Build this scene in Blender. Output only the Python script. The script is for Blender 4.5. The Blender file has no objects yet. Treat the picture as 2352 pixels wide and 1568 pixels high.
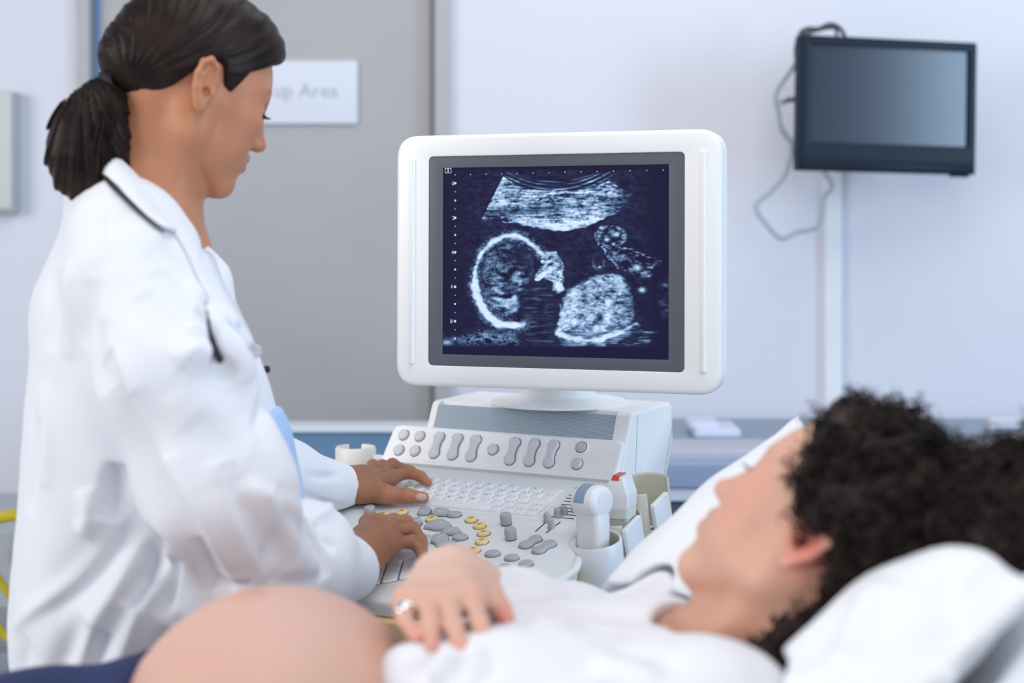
import bpy, bmesh, math, random
import numpy as np
from mathutils import Vector, Matrix
import openvdb

scene = bpy.context.scene
# ------------------------------------------------------------------ camera, sky, lights, exposure
CAMZ = 1.35
FPX, CX, HY = 3267.0, 1176.0, 554.0        # focal length in pixels, image centre, horizon row (frame 2352 x 1568)
cam_d = bpy.data.cameras.new('camera'); cam = bpy.data.objects.new('camera', cam_d)
scene.collection.objects.link(cam)
cam.location = (0, 0, CAMZ); cam.rotation_euler = (math.pi/2, 0, 0)
cam_d.sensor_width = 36; cam_d.lens = FPX/2352*36
cam_d.shift_y = -(784-HY)/2352
cam_d.clip_start = 0.05
cam_d.dof.use_dof = True; cam_d.dof.focus_distance = 2.07; cam_d.dof.aperture_fstop = 2.3
scene.camera = cam
scene.view_settings.view_transform = 'Standard'; scene.view_settings.look = 'None'
scene.view_settings.gamma = 1.0; scene.view_settings.use_curve_mapping = False
scene.view_settings.exposure = -0.40
scene.cycles.max_bounces = 8; scene.cycles.diffuse_bounces = 4

world = bpy.data.worlds.new('world'); scene.world = world; world.use_nodes = True
bg = world.node_tree.nodes['Background']
bg.inputs[0].default_value = (0.80, 0.86, 1.0, 1); bg.inputs[1].default_value = 0.44

def area(name, loc, target, sx, sy, power, col):
    d = bpy.data.lights.new(name, 'AREA'); d.shape = 'RECTANGLE'; d.size = sx; d.size_y = sy
    d.energy = power; d.color = col
    o = bpy.data.objects.new(name, d); scene.collection.objects.link(o); o.location = loc
    o.rotation_euler = (Vector(target)-Vector(loc)).to_track_quat('-Z', 'Y').to_euler()
    return o
area('window_or_fill_light', (-3.7, -0.1, 2.15), (-0.1, 1.9, 1.0), 2.4, 2.2, 128, (1.0, 0.985, 0.97))
area('window_or_fill_light', (0.5, -1.6, 2.2), (0.15, 2.2, 1.0), 2.4, 1.6, 34, (1.0, 0.99, 0.98))  # added frontal fill that brightens the monitor and console
area('ceiling_light', (0.2, 1.1, 3.2), (0.3, 1.6, 0), 1.6, 1.6, 30, (1.0, 0.99, 0.97))
area('ceiling_light', (1.0, 2.7, 3.0), (1.0, 2.98, 0), 3.0, 0.5, 19, (1.0, 0.99, 0.98))
area('window_or_fill_light', (4.62, 0.1, 2.0), (1.1, 3.4, 1.6), 1.2, 2.4, 150, (0.52, 0.75, 1.0))

# ------------------------------------------------------------------ helpers
def P(px, py, Y):
    """the point of the room that the photograph's pixel shows at distance Y"""
    return Vector(((px-CX)/FPX*Y, Y, CAMZ-(py-HY)/FPX*Y))

class Frame:
    """a plane in the room: origin, two axes in it and its normal"""
    def __init__(s, o, u, v, n=None):
        s.o = Vector(o); s.u = Vector(u).normalized(); s.v = Vector(v).normalized()
        s.n = Vector(n).normalized() if n is not None else s.u.cross(s.v).normalized()
    def hit(s, px, py, h=0.0):
        r = Vector(((px-CX)/FPX, 1, -(py-HY)/FPX)); c = Vector((0, 0, CAMZ))
        t = (s.o+s.n*h-c).dot(s.n)/r.dot(s.n)
        q = c+r*t-s.o
        return (q.dot(s.u), q.dot(s.v))
    def at(s, a, b, h=0.0):
        return s.o+s.u*a+s.v*b+s.n*h

def mat(name, col, rough=0.5, bump=0.0, bscale=200.0, spec=0.5, var=0.0, vscale=8.0, sss=0.0, sssr=(1, .35, .2), metal=0.0,
        col2=None, stretch=(1, 1, 1), coat=0.0, detail=3.0):
    m = bpy.data.materials.new(name); m.use_nodes = True
    nt = m.node_tree; b = nt.nodes['Principled BSDF']
    b.inputs['Base Color'].default_value = (*col, 1); b.inputs['Roughness'].default_value = rough
    b.inputs['Specular IOR Level'].default_value = spec; b.inputs['Metallic'].default_value = metal
    b.inputs['Coat Weight'].default_value = coat
    tc = nt.nodes.new('ShaderNodeTexCoord')
    if sss:
        b.inputs['Subsurface Weight'].default_value = sss
        b.inputs['Subsurface Radius'].default_value = sssr
        b.inputs['Subsurface Scale'].default_value = 0.006
    if var or col2:
        mp = nt.nodes.new('ShaderNodeMapping'); mp.inputs['Scale'].default_value = stretch
        nz = nt.nodes.new('ShaderNodeTexNoise'); nz.inputs['Scale'].default_value = vscale; nz.inputs['Detail'].default_value = detail
        rp = nt.nodes.new('ShaderNodeValToRGB'); rp.color_ramp.elements[0].position = .35; rp.color_ramp.elements[1].position = .65
        c2 = col2 or tuple(min(1, c*(1+var)) for c in col)
        c1 = col if col2 else tuple(c*(1-var) for c in col)
        rp.color_ramp.elements[0].color = (*c1, 1); rp.color_ramp.elements[1].color = (*c2, 1)
        nt.links.new(tc.outputs['Object'], mp.inputs[0]); nt.links.new(mp.outputs[0], nz.inputs['Vector'])
        nt.links.new(nz.outputs[0], rp.inputs[0]); nt.links.new(rp.outputs[0], b.inputs['Base Color'])
    if bump:
        nb = nt.nodes.new('ShaderNodeTexNoise'); nb.inputs['Scale'].default_value = bscale; nb.inputs['Detail'].default_value = 2
        bp = nt.nodes.new('ShaderNodeBump'); bp.inputs['Strength'].default_value = bump; bp.inputs['Distance'].default_value = .002
        nt.links.new(tc.outputs['Object'], nb.inputs['Vector']); nt.links.new(nb.outputs[0], bp.inputs['Height'])
        nt.links.new(bp.outputs[0], b.inputs['Normal'])
    return m

def link(o, parent=None):
    scene.collection.objects.link(o)
    if parent is not None:
        o.parent = parent; o.matrix_parent_inverse = parent_world(parent).inverted()
    return o
def parent_world(o):
    m = o.matrix_basis.copy()
    while o.parent is not None:
        m = o.parent.matrix_basis @ o.matrix_parent_inverse @ m
        o = o.parent
    return m

def tag(o, label=None, cat=None, group=None, kind=None):
    if label: o['label'] = label
    if cat: o['category'] = cat
    if group: o['group'] = group
    if kind: o['kind'] = kind
    return o

def empty(name, loc, label, cat, group=None):
    o = bpy.data.objects.new(name, None); o.empty_display_size = .05
    scene.collection.objects.link(o); o.location = loc
    return tag(o, label, cat, group)

def mesh_obj(name, V, F, m, parent=None, smooth=True, angle=35):
    me = bpy.data.meshes.new(name)
    V = [tuple(v) for v in V] if not isinstance(V, np.ndarray) else V
    me.from_pydata(V if not isinstance(V, np.ndarray) else V.tolist(), [], F if isinstance(F, list) else F.tolist())
    me.update()
    me.materials.append(m)
    if smooth:
        me.polygons.foreach_set('use_smooth', [True]*len(me.polygons))
        if angle: me.set_sharp_from_angle(angle=math.radians(angle))
    o = bpy.data.objects.new(name, me)
    return link(o, parent)

class MB:
    """collects verts and faces for one mesh object"""
    def __init__(s): s.V = []; s.F = []; s.M = []; s.mi = 0
    def add(s, V, F):
        k = len(s.V); s.V += [tuple(v) for v in V]; s.F += [[i+k for i in f] for f in F]; s.M += [s.mi]*len(F)
    def box(s, o, u, v, w, su, sv, sw):
        """box centred on o with half sizes along three axes"""
        o, u, v, w = Vector(o), Vector(u).normalized(), Vector(v).normalized(), Vector(w).normalized()
        V = [o+u*(a*su)+v*(b*sv)+w*(c*sw) for c in (-1, 1) for b in (-1, 1) for a in (-1, 1)]
        F = [[0, 2, 3, 1], [4, 5, 7, 6], [0, 1, 5, 4], [2, 6, 7, 3], [1, 3, 7, 5], [0, 4, 6, 2]]
        if u.cross(v).dot(w) < 0: F = [f[::-1] for f in F]
        s.add(V, F)
    def prism(s, poly, fr, h0, h1, bevel=0.0, seg=3, back_bevel=False, cap=True):
        """a 2D outline in frame fr pushed from h0 to h1 along its normal, top edge rounded"""
        poly = [Vector((p[0], p[1])) for p in poly]
        if sum(a.x*b.y-b.x*a.y for a, b in zip(poly, poly[1:]+poly[:1])) < 0: poly = poly[::-1]
        n = len(poly); nr = vnormals(poly)
        rings = []
        if back_bevel and bevel:
            for k in range(seg+1):
                t = math.pi/2*k/seg; rings.append((bevel*(1-math.sin(t)), h0+bevel*(1-math.cos(t))))
        else: rings.append((0, h0))
        if bevel:
            for k in range(seg+1):
                t = math.pi/2*k/seg; rings.append((bevel*(1-math.cos(t)), h1-bevel*(1-math.sin(t))))
        else: rings.append((0, h1))
        V = []; F = []
        for ins, h in rings:
            V += [fr.at(*(p-q*ins), h) for p, q in zip(poly, nr)]
        for r in range(len(rings)-1):
            for i in range(n):
                j = (i+1) % n
                F.append([r*n+i, r*n+j, (r+1)*n+j, (r+1)*n+i])
        if cap:
            F.append([(len(rings)-1)*n+i for i in range(n)]); F.append([n-1-i for i in range(n)])
        s.add(V, F)
    def ring(s, outer, inner, fr, h0, h1, bevel, depth, seg=3):
        """a flat frame with an opening: outer and inner outlines have the same point count"""
        outer = ccw(outer); inner = ccw(inner); n = len(outer); no = vnormals(outer); ni = vnormals(inner)
        R = [(outer, no, 0, h0)]
        for k in range(seg+1):
            t = math.pi/2*k/seg; R.append((outer, no, bevel*(1-math.cos(t)), h1-bevel*(1-math.sin(t))))
        b2 = min(bevel, .0015)
        for k in range(seg+1):
            t = math.pi/2*k/seg; R.append((inner, ni, -b2*(1-math.sin(t)), h1-b2*(1-math.cos(t))))
        R.append((inner, ni, 0, h1-depth)); R.append((inner, ni, -.001, h0))
        V = []; F = []
        for poly, nr, ins, h in R: V += [fr.at(*(p-q*ins), h) for p, q in zip(poly, nr)]
        m = len(R)
        for r in range(m):
            r2 = (r+1) % m
            for i in range(n):
                j = (i+1) % n; F.append([r*n+i, r*n+j, r2*n+j, r2*n+i])
        s.add(V, F)
    def lathe(s, c, axis, prof, seg=32, a0=0.0, a1=2*math.pi, xdir=None, caps=(True, True)):
        """profile of (radius, height) turned about an axis through c"""
        axis = Vector(axis).normalized()
        x = Vector(xdir) if xdir is not None else (Vector((1, 0, 0)) if abs(axis.x) < .9 else Vector((0, 1, 0)))
        x = (x-axis*x.dot(axis)).normalized(); y = axis.cross(x); c = Vector(c)
        full = abs(a1-a0-2*math.pi) < 1e-6; k = seg if full else seg+1
        V = []; F = []
        for r, h in prof:
            for i in range(k):
                a = a0+(a1-a0)*i/seg; V.append(c+axis*h+(x*math.cos(a)+y*math.sin(a))*r)
        for j in range(len(prof)-1):
            for i in range(seg):
                i2 = (i+1) % k; F.append([j*k+i, j*k+i2, (j+1)*k+i2, (j+1)*k+i])
        if full:
            if prof[0][0] > 1e-6 and caps[0]: F.append([k-1-i for i in range(k)])
            if prof[-1][0] > 1e-6 and caps[1]: F.append([(len(prof)-1)*k+i for i in range(k)])
        s.add(V, F)
    def tube(s, pts, r, seg=8, cap=True):
        pts = [Vector(p) for p in pts]; n = len(pts)
        rr = r if isinstance(r, (list, tuple)) else [r]*n
        up = Vector((0, 0, 1)); V = []; F = []; px = None
        for i, p in enumerate(pts):
            t = (pts[min(i+1, n-1)]-pts[max(i-1, 0)]).normalized()
            if px is None:
                px = t.cross(up if abs(t.z) < .9 else Vector((1, 0, 0))).normalized()
            px = (px-t*px.dot(t)).normalized(); py = t.cross(px)
            for k in range(seg):
                a = 2*math.pi*k/seg; V.append(p+(px*math.cos(a)+py*math.sin(a))*rr[i])
        for i in range(n-1):
            for k in range(seg):
                k2 = (k+1) % seg; F.append([i*seg+k, i*seg+k2, (i+1)*seg+k2, (i+1)*seg+k])
        if cap:
            F.append([seg-1-k for k in range(seg)]); F.append([(n-1)*seg+k for k in range(seg)])
        s.add(V, F)
    def sweep(s, c, axis, prof, a0, a1, seg=32, xdir=None):
        """closed profile of (radius, height) turned through part of a circle, with end caps"""
        axis = Vector(axis).normalized(); x = Vector(xdir); x = (x-axis*x.dot(axis)).normalized(); y = axis.cross(x); c = Vector(c)
        n = len(prof); V = []; F = []
        for i in range(seg+1):
            a = a0+(a1-a0)*i/seg; e = x*math.cos(a)+y*math.sin(a)
            V += [c+axis*h+e*r for r, h in prof]
        for i in range(seg):
            for j in range(n):
                j2 = (j+1) % n; F.append([i*n+j, (i+1)*n+j, (i+1)*n+j2, i*n+j2])
        F.append(list(range(n))); F.append([seg*n+n-1-j for j in range(n)])
        s.add(V, F)
    def loft(s, secs, cap=True):
        """rings of equal point count joined in order"""
        n = len(secs[0]); V = [p for r in secs for p in r]; F = []
        for r in range(len(secs)-1):
            for i in range(n):
                j = (i+1) % n; F.append([r*n+i, r*n+j, (r+1)*n+j, (r+1)*n+i])
        if cap:
            F.append([n-1-i for i in range(n)]); F.append([(len(secs)-1)*n+i for i in range(n)])
        s.add(V, F)
    def text(s, t, fr, a, b, h, size):
        V, F = text_geo(t); s.add([fr.at(a+x*size, b+y*size, h) for x, y in V], F)
    def build(s, name, m, parent=None, smooth=True, angle=35):
        ms = m if isinstance(m, (list, tuple)) else [m]
        o = mesh_obj(name, s.V, s.F, ms[0], parent, smooth, angle)
        for k in ms[1:]: o.data.materials.append(k)
        if len(ms) > 1: o.data.polygons.foreach_set('material_index', s.M)
        return o

_tg = {}
def text_geo(t):
    """flat outline faces of a short text, unit size, centred"""
    if t not in _tg:
        c = bpy.data.curves.new('lettering', 'FONT'); c.body = t; c.align_x = 'CENTER'; c.align_y = 'CENTER'; c.resolution_u = 2
        o = bpy.data.objects.new('lettering', c); scene.collection.objects.link(o)
        me = bpy.data.meshes.new_from_object(o)
        _tg[t] = ([(v.co.x, v.co.y) for v in me.vertices], [list(p.vertices) for p in me.polygons])
        bpy.data.objects.remove(o); bpy.data.curves.remove(c); bpy.data.meshes.remove(me)
    return _tg[t]

def ccw(poly):
    poly = [Vector((p[0], p[1])) for p in poly]
    return poly[::-1] if sum(a.x*b.y-b.x*a.y for a, b in zip(poly, poly[1:]+poly[:1])) < 0 else poly
def vnormals(poly):
    n = len(poly); out = []
    for i in range(n):
        e1 = (poly[i]-poly[i-1]).normalized(); e2 = (poly[(i+1) % n]-poly[i]).normalized()
        a = Vector((e1.y, -e1.x)); b = Vector((e2.y, -e2.x)); m = a+b
        out.append(m/max(.3, m.length_squared/2) if m.length > 1e-6 else a)
    return out
def rounded(poly, r, n=6):
    """round the corners of a polygon; r is one radius or one per corner"""
    poly = ccw(poly); k = len(poly); out = []
    for i in range(k):
        p = poly[i]; a = poly[i-1]-p; b = poly[(i+1) % k]-p
        ri = r[i] if isinstance(r, (list, tuple)) else r
        ang = a.angle(b); d = min(ri/math.tan(ang/2), a.length*.49, b.length*.49)
        q1 = p+a.normalized()*d; q2 = p+b.normalized()*d
        for j in range(n+1):
            t = j/n; out.append(q1*(1-t)**2+p*2*t*(1-t)+q2*t*t)
    return out
def rect(w, h, cx=0, cy=0):
    return [(cx-w/2, cy-h/2), (cx+w/2, cy-h/2), (cx+w/2, cy+h/2), (cx-w/2, cy+h/2)]
def ellipse(cx, cy, a, b, rot=0, n=28):
    c, s = math.cos(rot), math.sin(rot)
    return [(cx+a*math.cos(t)*c-b*math.sin(t)*s, cy+a*math.cos(t)*s+b*math.sin(t)*c) for t in [2*math.pi*i/n for i in range(n)]]
def spline(pts, n=8):
    """Catmull-Rom through points"""
    pts = [Vector(p) for p in pts]; out = []
    for i in range(len(pts)-1):
        p0 = pts[max(i-1, 0)]; p1 = pts[i]; p2 = pts[i+1]; p3 = pts[min(i+2, len(pts)-1)]
        for k in range(n):
            t = k/n
            out.append(.5*((2*p1)+(p2-p0)*t+(2*p0-5*p1+4*p2-p3)*t*t+(3*p1-p0-3*p2+p3)*t**3))
    return out+[pts[-1]]
def text_obj(name, s, fr, a, b, h, size, m, parent=None, align='CENTER', extrude=.0002):
    c = bpy.data.curves.new(name, 'FONT'); c.body = s; c.size = size; c.align_x = align; c.align_y = 'CENTER'
    c.extrude = extrude; c.materials.append(m); c.resolution_u = 3
    o = bpy.data.objects.new(name, c)
    R = Matrix((fr.u, fr.v, fr.n)).transposed().to_4x4()
    o.matrix_basis = Matrix.Translation(fr.at(a, b, h)) @ R
    return link(o, parent)
# ------------------------------------------------------------------ the room
M = {}
M['wall'] = mat('wall_paint', (.71, .725, .80), .6, .03, 90)
M['floor'] = mat('floor_vinyl', (.42, .45, .50), .4, var=.06, vscale=20)
M['door'] = mat('door_laminate', (.43, .43, .44), .45, .02, 60, var=.03, vscale=3)
M['frame_light'] = mat('frame_paint_light', (.44, .45, .48), .5)
M['frame_dark'] = mat('frame_seal_dark', (.20, .21, .22), .6)
M['white_plastic'] = mat('white_plastic', (.91, .915, .91), .34, .02, 400, spec=.45)
M['trunking'] = mat('white_trunking', (.80, .83, .88), .45)
M['blue_panel'] = mat('blue_laminate', (.135, .25, .40), .5)
M['sign'] = mat('sign_plate', (.72, .76, .84), .5)
M['sign_text'] = mat('sign_lettering', (.38, .44, .52), .6)
WY = 3.70
def wall_box(name, x0, x1, y0, y1, z0, z1, m, kind='structure'):
    b = MB(); b.box(((x0+x1)/2, (y0+y1)/2, (z0+z1)/2), (1, 0, 0), (0, 1, 0), (0, 0, 1), (x1-x0)/2, (y1-y0)/2, (z1-z0)/2)
    o = b.build(name, m, smooth=False); o['kind'] = kind; return o
def X(px, Y=WY): return (px-CX)/FPX*Y
def Z(py, Y=WY): return CAMZ-(py-HY)/FPX*Y
DX0, DX1, DTOP = X(181), X(1036), Z(-230)
wall_box('wall_back', -3.2, DX0, WY, WY+.12, 0, 2.75, M['wall'])
wall_box('wall_back', DX1, 3.2, WY, WY+.12, 0, 2.75, M['wall'])
wall_box('wall_back', DX0, DX1, WY, WY+.12, DTOP, 2.75, M['wall'])
wall_box('floor', -3.2, 3.2, -1.0, WY+.12, -.05, 0, M['floor'])
# door frame and slab
wall_box('trim_1', DX0, X(209), WY-.02, WY+.11, 0, DTOP, M['frame_light'])
wall_box('trim_2', X(1000), DX1, WY-.02, WY+.11, 0, DTOP, M['frame_light'])
wall_box('trim_3', X(209), X(1000), WY-.02, WY+.11, DTOP-.05, DTOP, M['frame_light'])
d = wall_box('door_1', X(226), X(987), WY+.02, WY+.065, .01, DTOP-.055, M['door'])
wall_box('trim_4', X(987), X(1000), WY+.005, WY+.10, 0, DTOP-.05, M['frame_dark'])
M['seal_blue'] = mat('blue_edge_strip', (.20, .32, .62), .4)
wall_box('trim_5', X(213), X(226), WY+.02, WY+.07, 0, DTOP-.05, M['seal_blue'])
wall_box('trim_6', X(208), X(213.5), WY+.01, WY+.10, 0, DTOP-.05, M['frame_dark'])
# sign on the door
SY = WY+.012
fs = Frame(P(715, 210, SY), (1, 0, 0), (0, 0, 1), (0, -1, 0))
sg = empty('door_sign', P(715, 210, SY), 'white rectangular sign with grey lettering on the grey door', 'sign')
b = MB(); b.prism(rounded([fs.hit(560, 284), fs.hit(821, 284), fs.hit(821, 140), fs.hit(560, 140)], .008), fs, -.008, .004, .002); b.build('plate', M['sign'], sg)
b = MB(); s0, t0 = fs.hit(703, 210); b.text('up Area', fs, s0, t0, .0045, .052); b.build('lettering', M['sign_text'], sg)
# cream wall panel at the far left
fb = Frame(P(0, 350, WY), (1, 0, 0), (0, 0, 1), (0, -1, 0))
M['cream'] = mat('cream_enamel', (.62, .63, .62), .5)
M['cream_edge'] = mat('grey_enamel_edge', (.44, .47, .49), .5)
pb = empty('wall_cabinet', P(-60, 350, WY), 'pale cream wall cabinet with grey edge on the wall left of the door', 'cabinet')
b = MB(); b.prism(rounded([fb.hit(-160, 489), fb.hit(48, 489), fb.hit(48, 214), fb.hit(-160, 214)], .004), fb, 0, .05, .003); b.build('body', M['cream_edge'], pb)
b = MB(); b.prism(rounded([fb.hit(-150, 481), fb.hit(44, 481), fb.hit(44, 217), fb.hit(-150, 217)], .004), fb, .05, .058, .003); b.build('door', M['cream'], pb)
# wall trunking under the television
b = MB(); ft = Frame(P(1910, 700, WY), (1, 0, 0), (0, 0, 1), (0, -1, 0))
x0 = ft.hit(1892, 700)[0]; x1 = ft.hit(1930, 700)[0]
b.prism([(x0, -1.05), (x1, -1.05), (x1, ft.hit(1900, 330)[1]), (x0, ft.hit(1900, 330)[1])], ft, 0, .022, .004)
o = b.build('trim_7', M['trunking']); o['kind'] = 'structure'

# ---- television on the wall
M['tv_shell'] = mat('tv_navy_plastic', (.009, .017, .031), .4, spec=.18)
M['tv_glass'] = mat('tv_dark_screen', (.022, .030, .052), .20, spec=.6)
M['cable'] = mat('grey_cable', (.40, .46, .55), .5)
M['dark_cable'] = mat('dark_cable', (.05, .06, .08), .5)
TY = 3.42; a = math.radians(12)
rot = math.radians(-.9)
u = Vector((math.cos(a), math.sin(a), 0)); n = Vector((math.sin(a), -math.cos(a), 0)); v = Vector((0, 0, 1))
u2 = u*math.cos(rot)+v*math.sin(rot); v2 = v*math.cos(rot)-u*math.sin(rot)
ftv = Frame(P(2040, 240, TY), u2, v2, n)
tv = empty('wall_television', P(2040, 240, WY-.12), 'small black flat television mounted high on the wall', 'television')
TL, TR, BR, BL = ftv.hit(1838, 82), ftv.hit(2246, 95), ftv.hit(2240, 402), ftv.hit(1834, 390)
xl = (TL[0]+BL[0])/2; xr = (TR[0]+BR[0])/2; yt = (TL[1]+TR[1])/2; yb = (BL[1]+BR[1])/2
gx0, gx1, gy0, gy1 = xl+.028, xr-.020, yb+.068, yt-.022
b = MB(); b.ring(rounded([(xl, yb), (xr, yb), (xr, yt), (xl, yt)], .006, 4), rounded([(gx0, gy0), (gx1, gy0), (gx1, gy1), (gx0, gy1)], .003, 4), ftv, -.03, 0, .004, .008)
b.prism(rounded([(xl+.02, yb+.03), (xr-.02, yb+.03), (xr-.02, yt-.02), (xl+.02, yt-.02)], .02, 4), ftv, -.06, -.03, .0)
b.build('housing', M['tv_shell'], tv)
b = MB(); b.prism([(gx0-.002, gy0-.002), (gx1+.002, gy0-.002), (gx1+.002, gy1+.002), (gx0-.002, gy1+.002)], ftv, -.02, -.008); b.build('screen', M['tv_glass'], tv)
b = MB(); b.prism(rounded([(xl+.01, yb+.004), (xr-.006, yb+.004), (xr-.006, yb+.026), (xl+.01, yb+.026)], .004, 4), ftv, 0, .008, .004)
b.prism(rounded([(xr-.06, yb-.006), (xr-.015, yb-.006), (xr-.015, yb+.006), (xr-.06, yb+.006)], .002, 3), ftv, -.02, -.002, .002)
b.build('speaker_bar', M['tv_shell'], tv)
b = MB(); q = ftv.at((xl+xr)/2, (yt+yb)/2, -.05); w = Vector((q.x-.03, WY-.012, q.z))
b.tube([q, q.lerp(w, .5)+Vector((.03, 0, 0)), w], .02, 12); b.box((w.x, WY-.006, w.z), (1, 0, 0), (0, 1, 0), (0, 0, 1), .06, .006, .08)
b.build('wall_bracket', M['tv_shell'], tv)
def cable(name, pts, r, m, parent, Y=None):
    b = MB(); b.tube(spline([P(*p) for p in pts], 8), r, 8); return b.build(name, m, parent)
CY = 3.55
cable('cable', [(1836, 130, 3.5), (1818, 160, CY), (1782, 215, CY), (1788, 262, CY), (1795, 300, CY), (1817, 335, CY), (1803, 400, CY), (1770, 440, CY), (1736, 474, CY), (1764, 520, CY), (1796, 548, CY), (1830, 533, CY), (1880, 518, CY), (1893, 455, CY), (1911, 428, CY), (1892, 395, CY)], .0062, M['cable'], tv)
cable('cable', [(1852, 200, 3.5), (1832, 228, CY), (1800, 232, CY), (1788, 240, CY), (1792, 285, CY), (1822, 330, CY), (1840, 345, 3.5)], .0045, M['cable'], tv)
cable('cable', [(1846, 100, 3.5), (1838, 78, 3.5), (1855, 66, 3.5), (1880, 66, 3.5), (1905, 56, 3.5), (1925, 62, 3.5), (1940, 84, 3.5), (1935, 110, 3.5)], .0055, M['dark_cable'], tv)
cable('cable', [(1850, 110, 3.5), (1842, 85, 3.5), (1870, 72, 3.5), (1915, 64, 3.5), (1922, 84, 3.5), (1920, 110, 3.5)], .0045, M['dark_cable'], tv)
cable('cable', [(1860, 190, 3.5), (1833, 150, 3.5), (1828, 110, 3.5), (1838, 80, 3.5)], .005, M['dark_cable'], tv)
cable('cable', [(1870, 240, 3.5), (1838, 229, 3.52), (1812, 229, CY), (1797, 236, CY)], .006, M['dark_cable'], tv)

# ---- low cabinet with white top in front of the door
CYF, CYB = 3.165, 3.27
M['white_top'] = mat('white_counter_top', (.68, .74, .80), .4)
lc = empty('low_cabinet', (X(800, 3.1), 3.16, 0), 'low blue cabinet with white top standing in front of the grey door', 'cabinet')
xa, xb = X(430, CYF), X(1060, CYF); zt = Z(966, CYB)
b = MB(); b.box(((xa+xb)/2, 3.22, (zt-.012)/2), (1, 0, 0), (0, 1, 0), (0, 0, 1), (xb-xa)/2-.01, .045, (zt-.012)/2); b.build('body', M['blue_panel'], lc)
b = MB(); fz = Frame(((xa+xb)/2, 3.2175, zt), (1, 0, 0), (0, 1, 0)); b.prism(rounded(rect(xb-xa, .105), .01, 3), fz, -.012, 0, .003); b.build('top', M['white_top'], lc)

# ---- stretcher behind the patient, against the wall
M['st_blue'] = mat('grey_blue_vinyl', (.25, .33, .47), .35)
M['st_dark'] = mat('slate_vinyl', (.17, .24, .33), .3)
M['st_grey'] = mat('grey_blanket', (.46, .48, .57), .8)
M['st_pale'] = mat('pale_sheet', (.56, .62, .74), .6)
M['st_base'] = mat('dark_slate_frame', (.07, .10, .16), .5)
M['steel'] = mat('brushed_steel', (.55, .6, .66), .3, metal=.8)
st = empty('patient_trolley', (1.1, 3.2, 0), 'grey-blue hospital trolley against the wall behind the pillow', 'trolley')
sx0, sx1 = X(1440, 3.2), X(2900, 3.2)
sxc = (sx0+sx1)/2; shw = (sx1-sx0)/2
def sbox(name, y0, y1, z0, z1, m, x0=sx0, x1=sx1, bev=.012):
    fr = Frame(((x0+x1)/2, (y0+y1)/2, 0), (1, 0, 0), (0, 1, 0)); b = MB()
    b.prism(rounded(rect(x1-x0, y1-y0), .02, 4), fr, z0, z1, bev, 4); return b.build(name, m, st)
sbox('mattress', 2.95, 3.52, Z(1040, 2.95), Z(985, 3.3), M['st_dark'])
sbox('back_rail', 3.53, 3.57, .55, Z(953, 3.55), M['st_pale'])
sbox('blanket', 2.93, 3.10, Z(1062, 2.93), Z(1012, 3.10)+.005, M['st_grey'], bev=.008)
sbox('side_panel', 2.90, 2.945, Z(1118, 2.9), Z(1058, 2.9), M['st_blue'])
sbox('lower_panel', 2.91, 2.95, Z(1150, 2.91), Z(1118, 2.91), M['st_pale'])
sbox('underframe', 2.93, 3.5, .16, Z(1150, 2.93), M['st_base'])
for lx in (sx0+.1, sx1-.1):
    for ly in (2.98, 3.45):
        b = MB(); b.lathe((lx, ly, 0), (0, 0, 1), [(.02, .01), (.05, .03), (.05, .12), (.02, .17)], 16); b.build('caster', M['st_base'], st)
zt = Z(985, 3.3)
fz = Frame((X(1640, 3.25), 3.25, zt), (1, -.02, 0), (0.02, 1, 0))
b = MB(); b.prism(rounded(rect(.105, .17), .015, 4), fz, .0005, .016, .007, 3)
b.prism(rounded(rect(.07, .13, -.025, .0), .015, 4), fz, .016, .028, .007, 3)
tag(b.build('folded_cloth', mat('lilac_white_cloth', (.62, .66, .82), .8)), 'small folded white cloth lying on the trolley just right of the monitor base', 'cloth')
b = MB(); b.prism(rounded(rect(.13, .05), .01, 4), Frame((X(2330, 3.3), 3.3, zt), (1, 0, 0), (0, 1, 0)), .0005, .03, .008, 3)
tag(b.build('folded_towel', mat('pale_towel', (.60, .64, .72), .9)), 'pale folded towel on the trolley beyond the curly hair', 'towel')

# ---- yellow hose looped on a grey cart at the far left
M['yellow'] = mat('yellow_hose', (.55, .42, .006), .35)
M['cart'] = mat('grey_cart_enamel', (.40, .43, .47), .45)
M['cart_dark'] = mat('grey_cart_drawer', (.26, .29, .34), .45)
ct = empty('equipment_cart', (X(-160, 3.0), 3.1, 0), 'grey equipment cart behind the doctor at the left edge', 'cart')
cz = Z(1226, 2.9)
b = MB(); fz = Frame((X(-160, 2.9), 3.15, 0), (1, 0, 0), (0, 1, 0)); b.prism(rounded(rect(.50, .46), .02, 4), fz, .1, cz, .01, 3); b.build('body', M['cart'], ct)
ff = Frame((X(-160, 2.92), 2.92, 0), (1, 0, 0), (0, 0, 1), (0, -1, 0))
for k, (za, zb) in enumerate([(Z(1490, 2.9), Z(1400, 2.9)), (Z(1600, 2.9), Z(1500, 2.9)), (.25, Z(1610, 2.9))]):
    b = MB(); b.prism(rounded([(-.235, za), (.235, za), (.235, zb), (-.235, zb)], .008, 3), ff, -.002, .012, .004); b.build('drawer', M['cart_dark'], ct)
for lx in (-.2, .2):
    for ly in (3.0, 3.3):
        b = MB(); b.lathe((X(-160, 2.9)+lx, ly, 0), (0, 0, 1), [(.02, .0), (.04, .01), (.04, .08), (.02, .11)], 14); b.build('caster', M['st_base'], ct)
b = MB(); hy = 2.86
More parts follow.
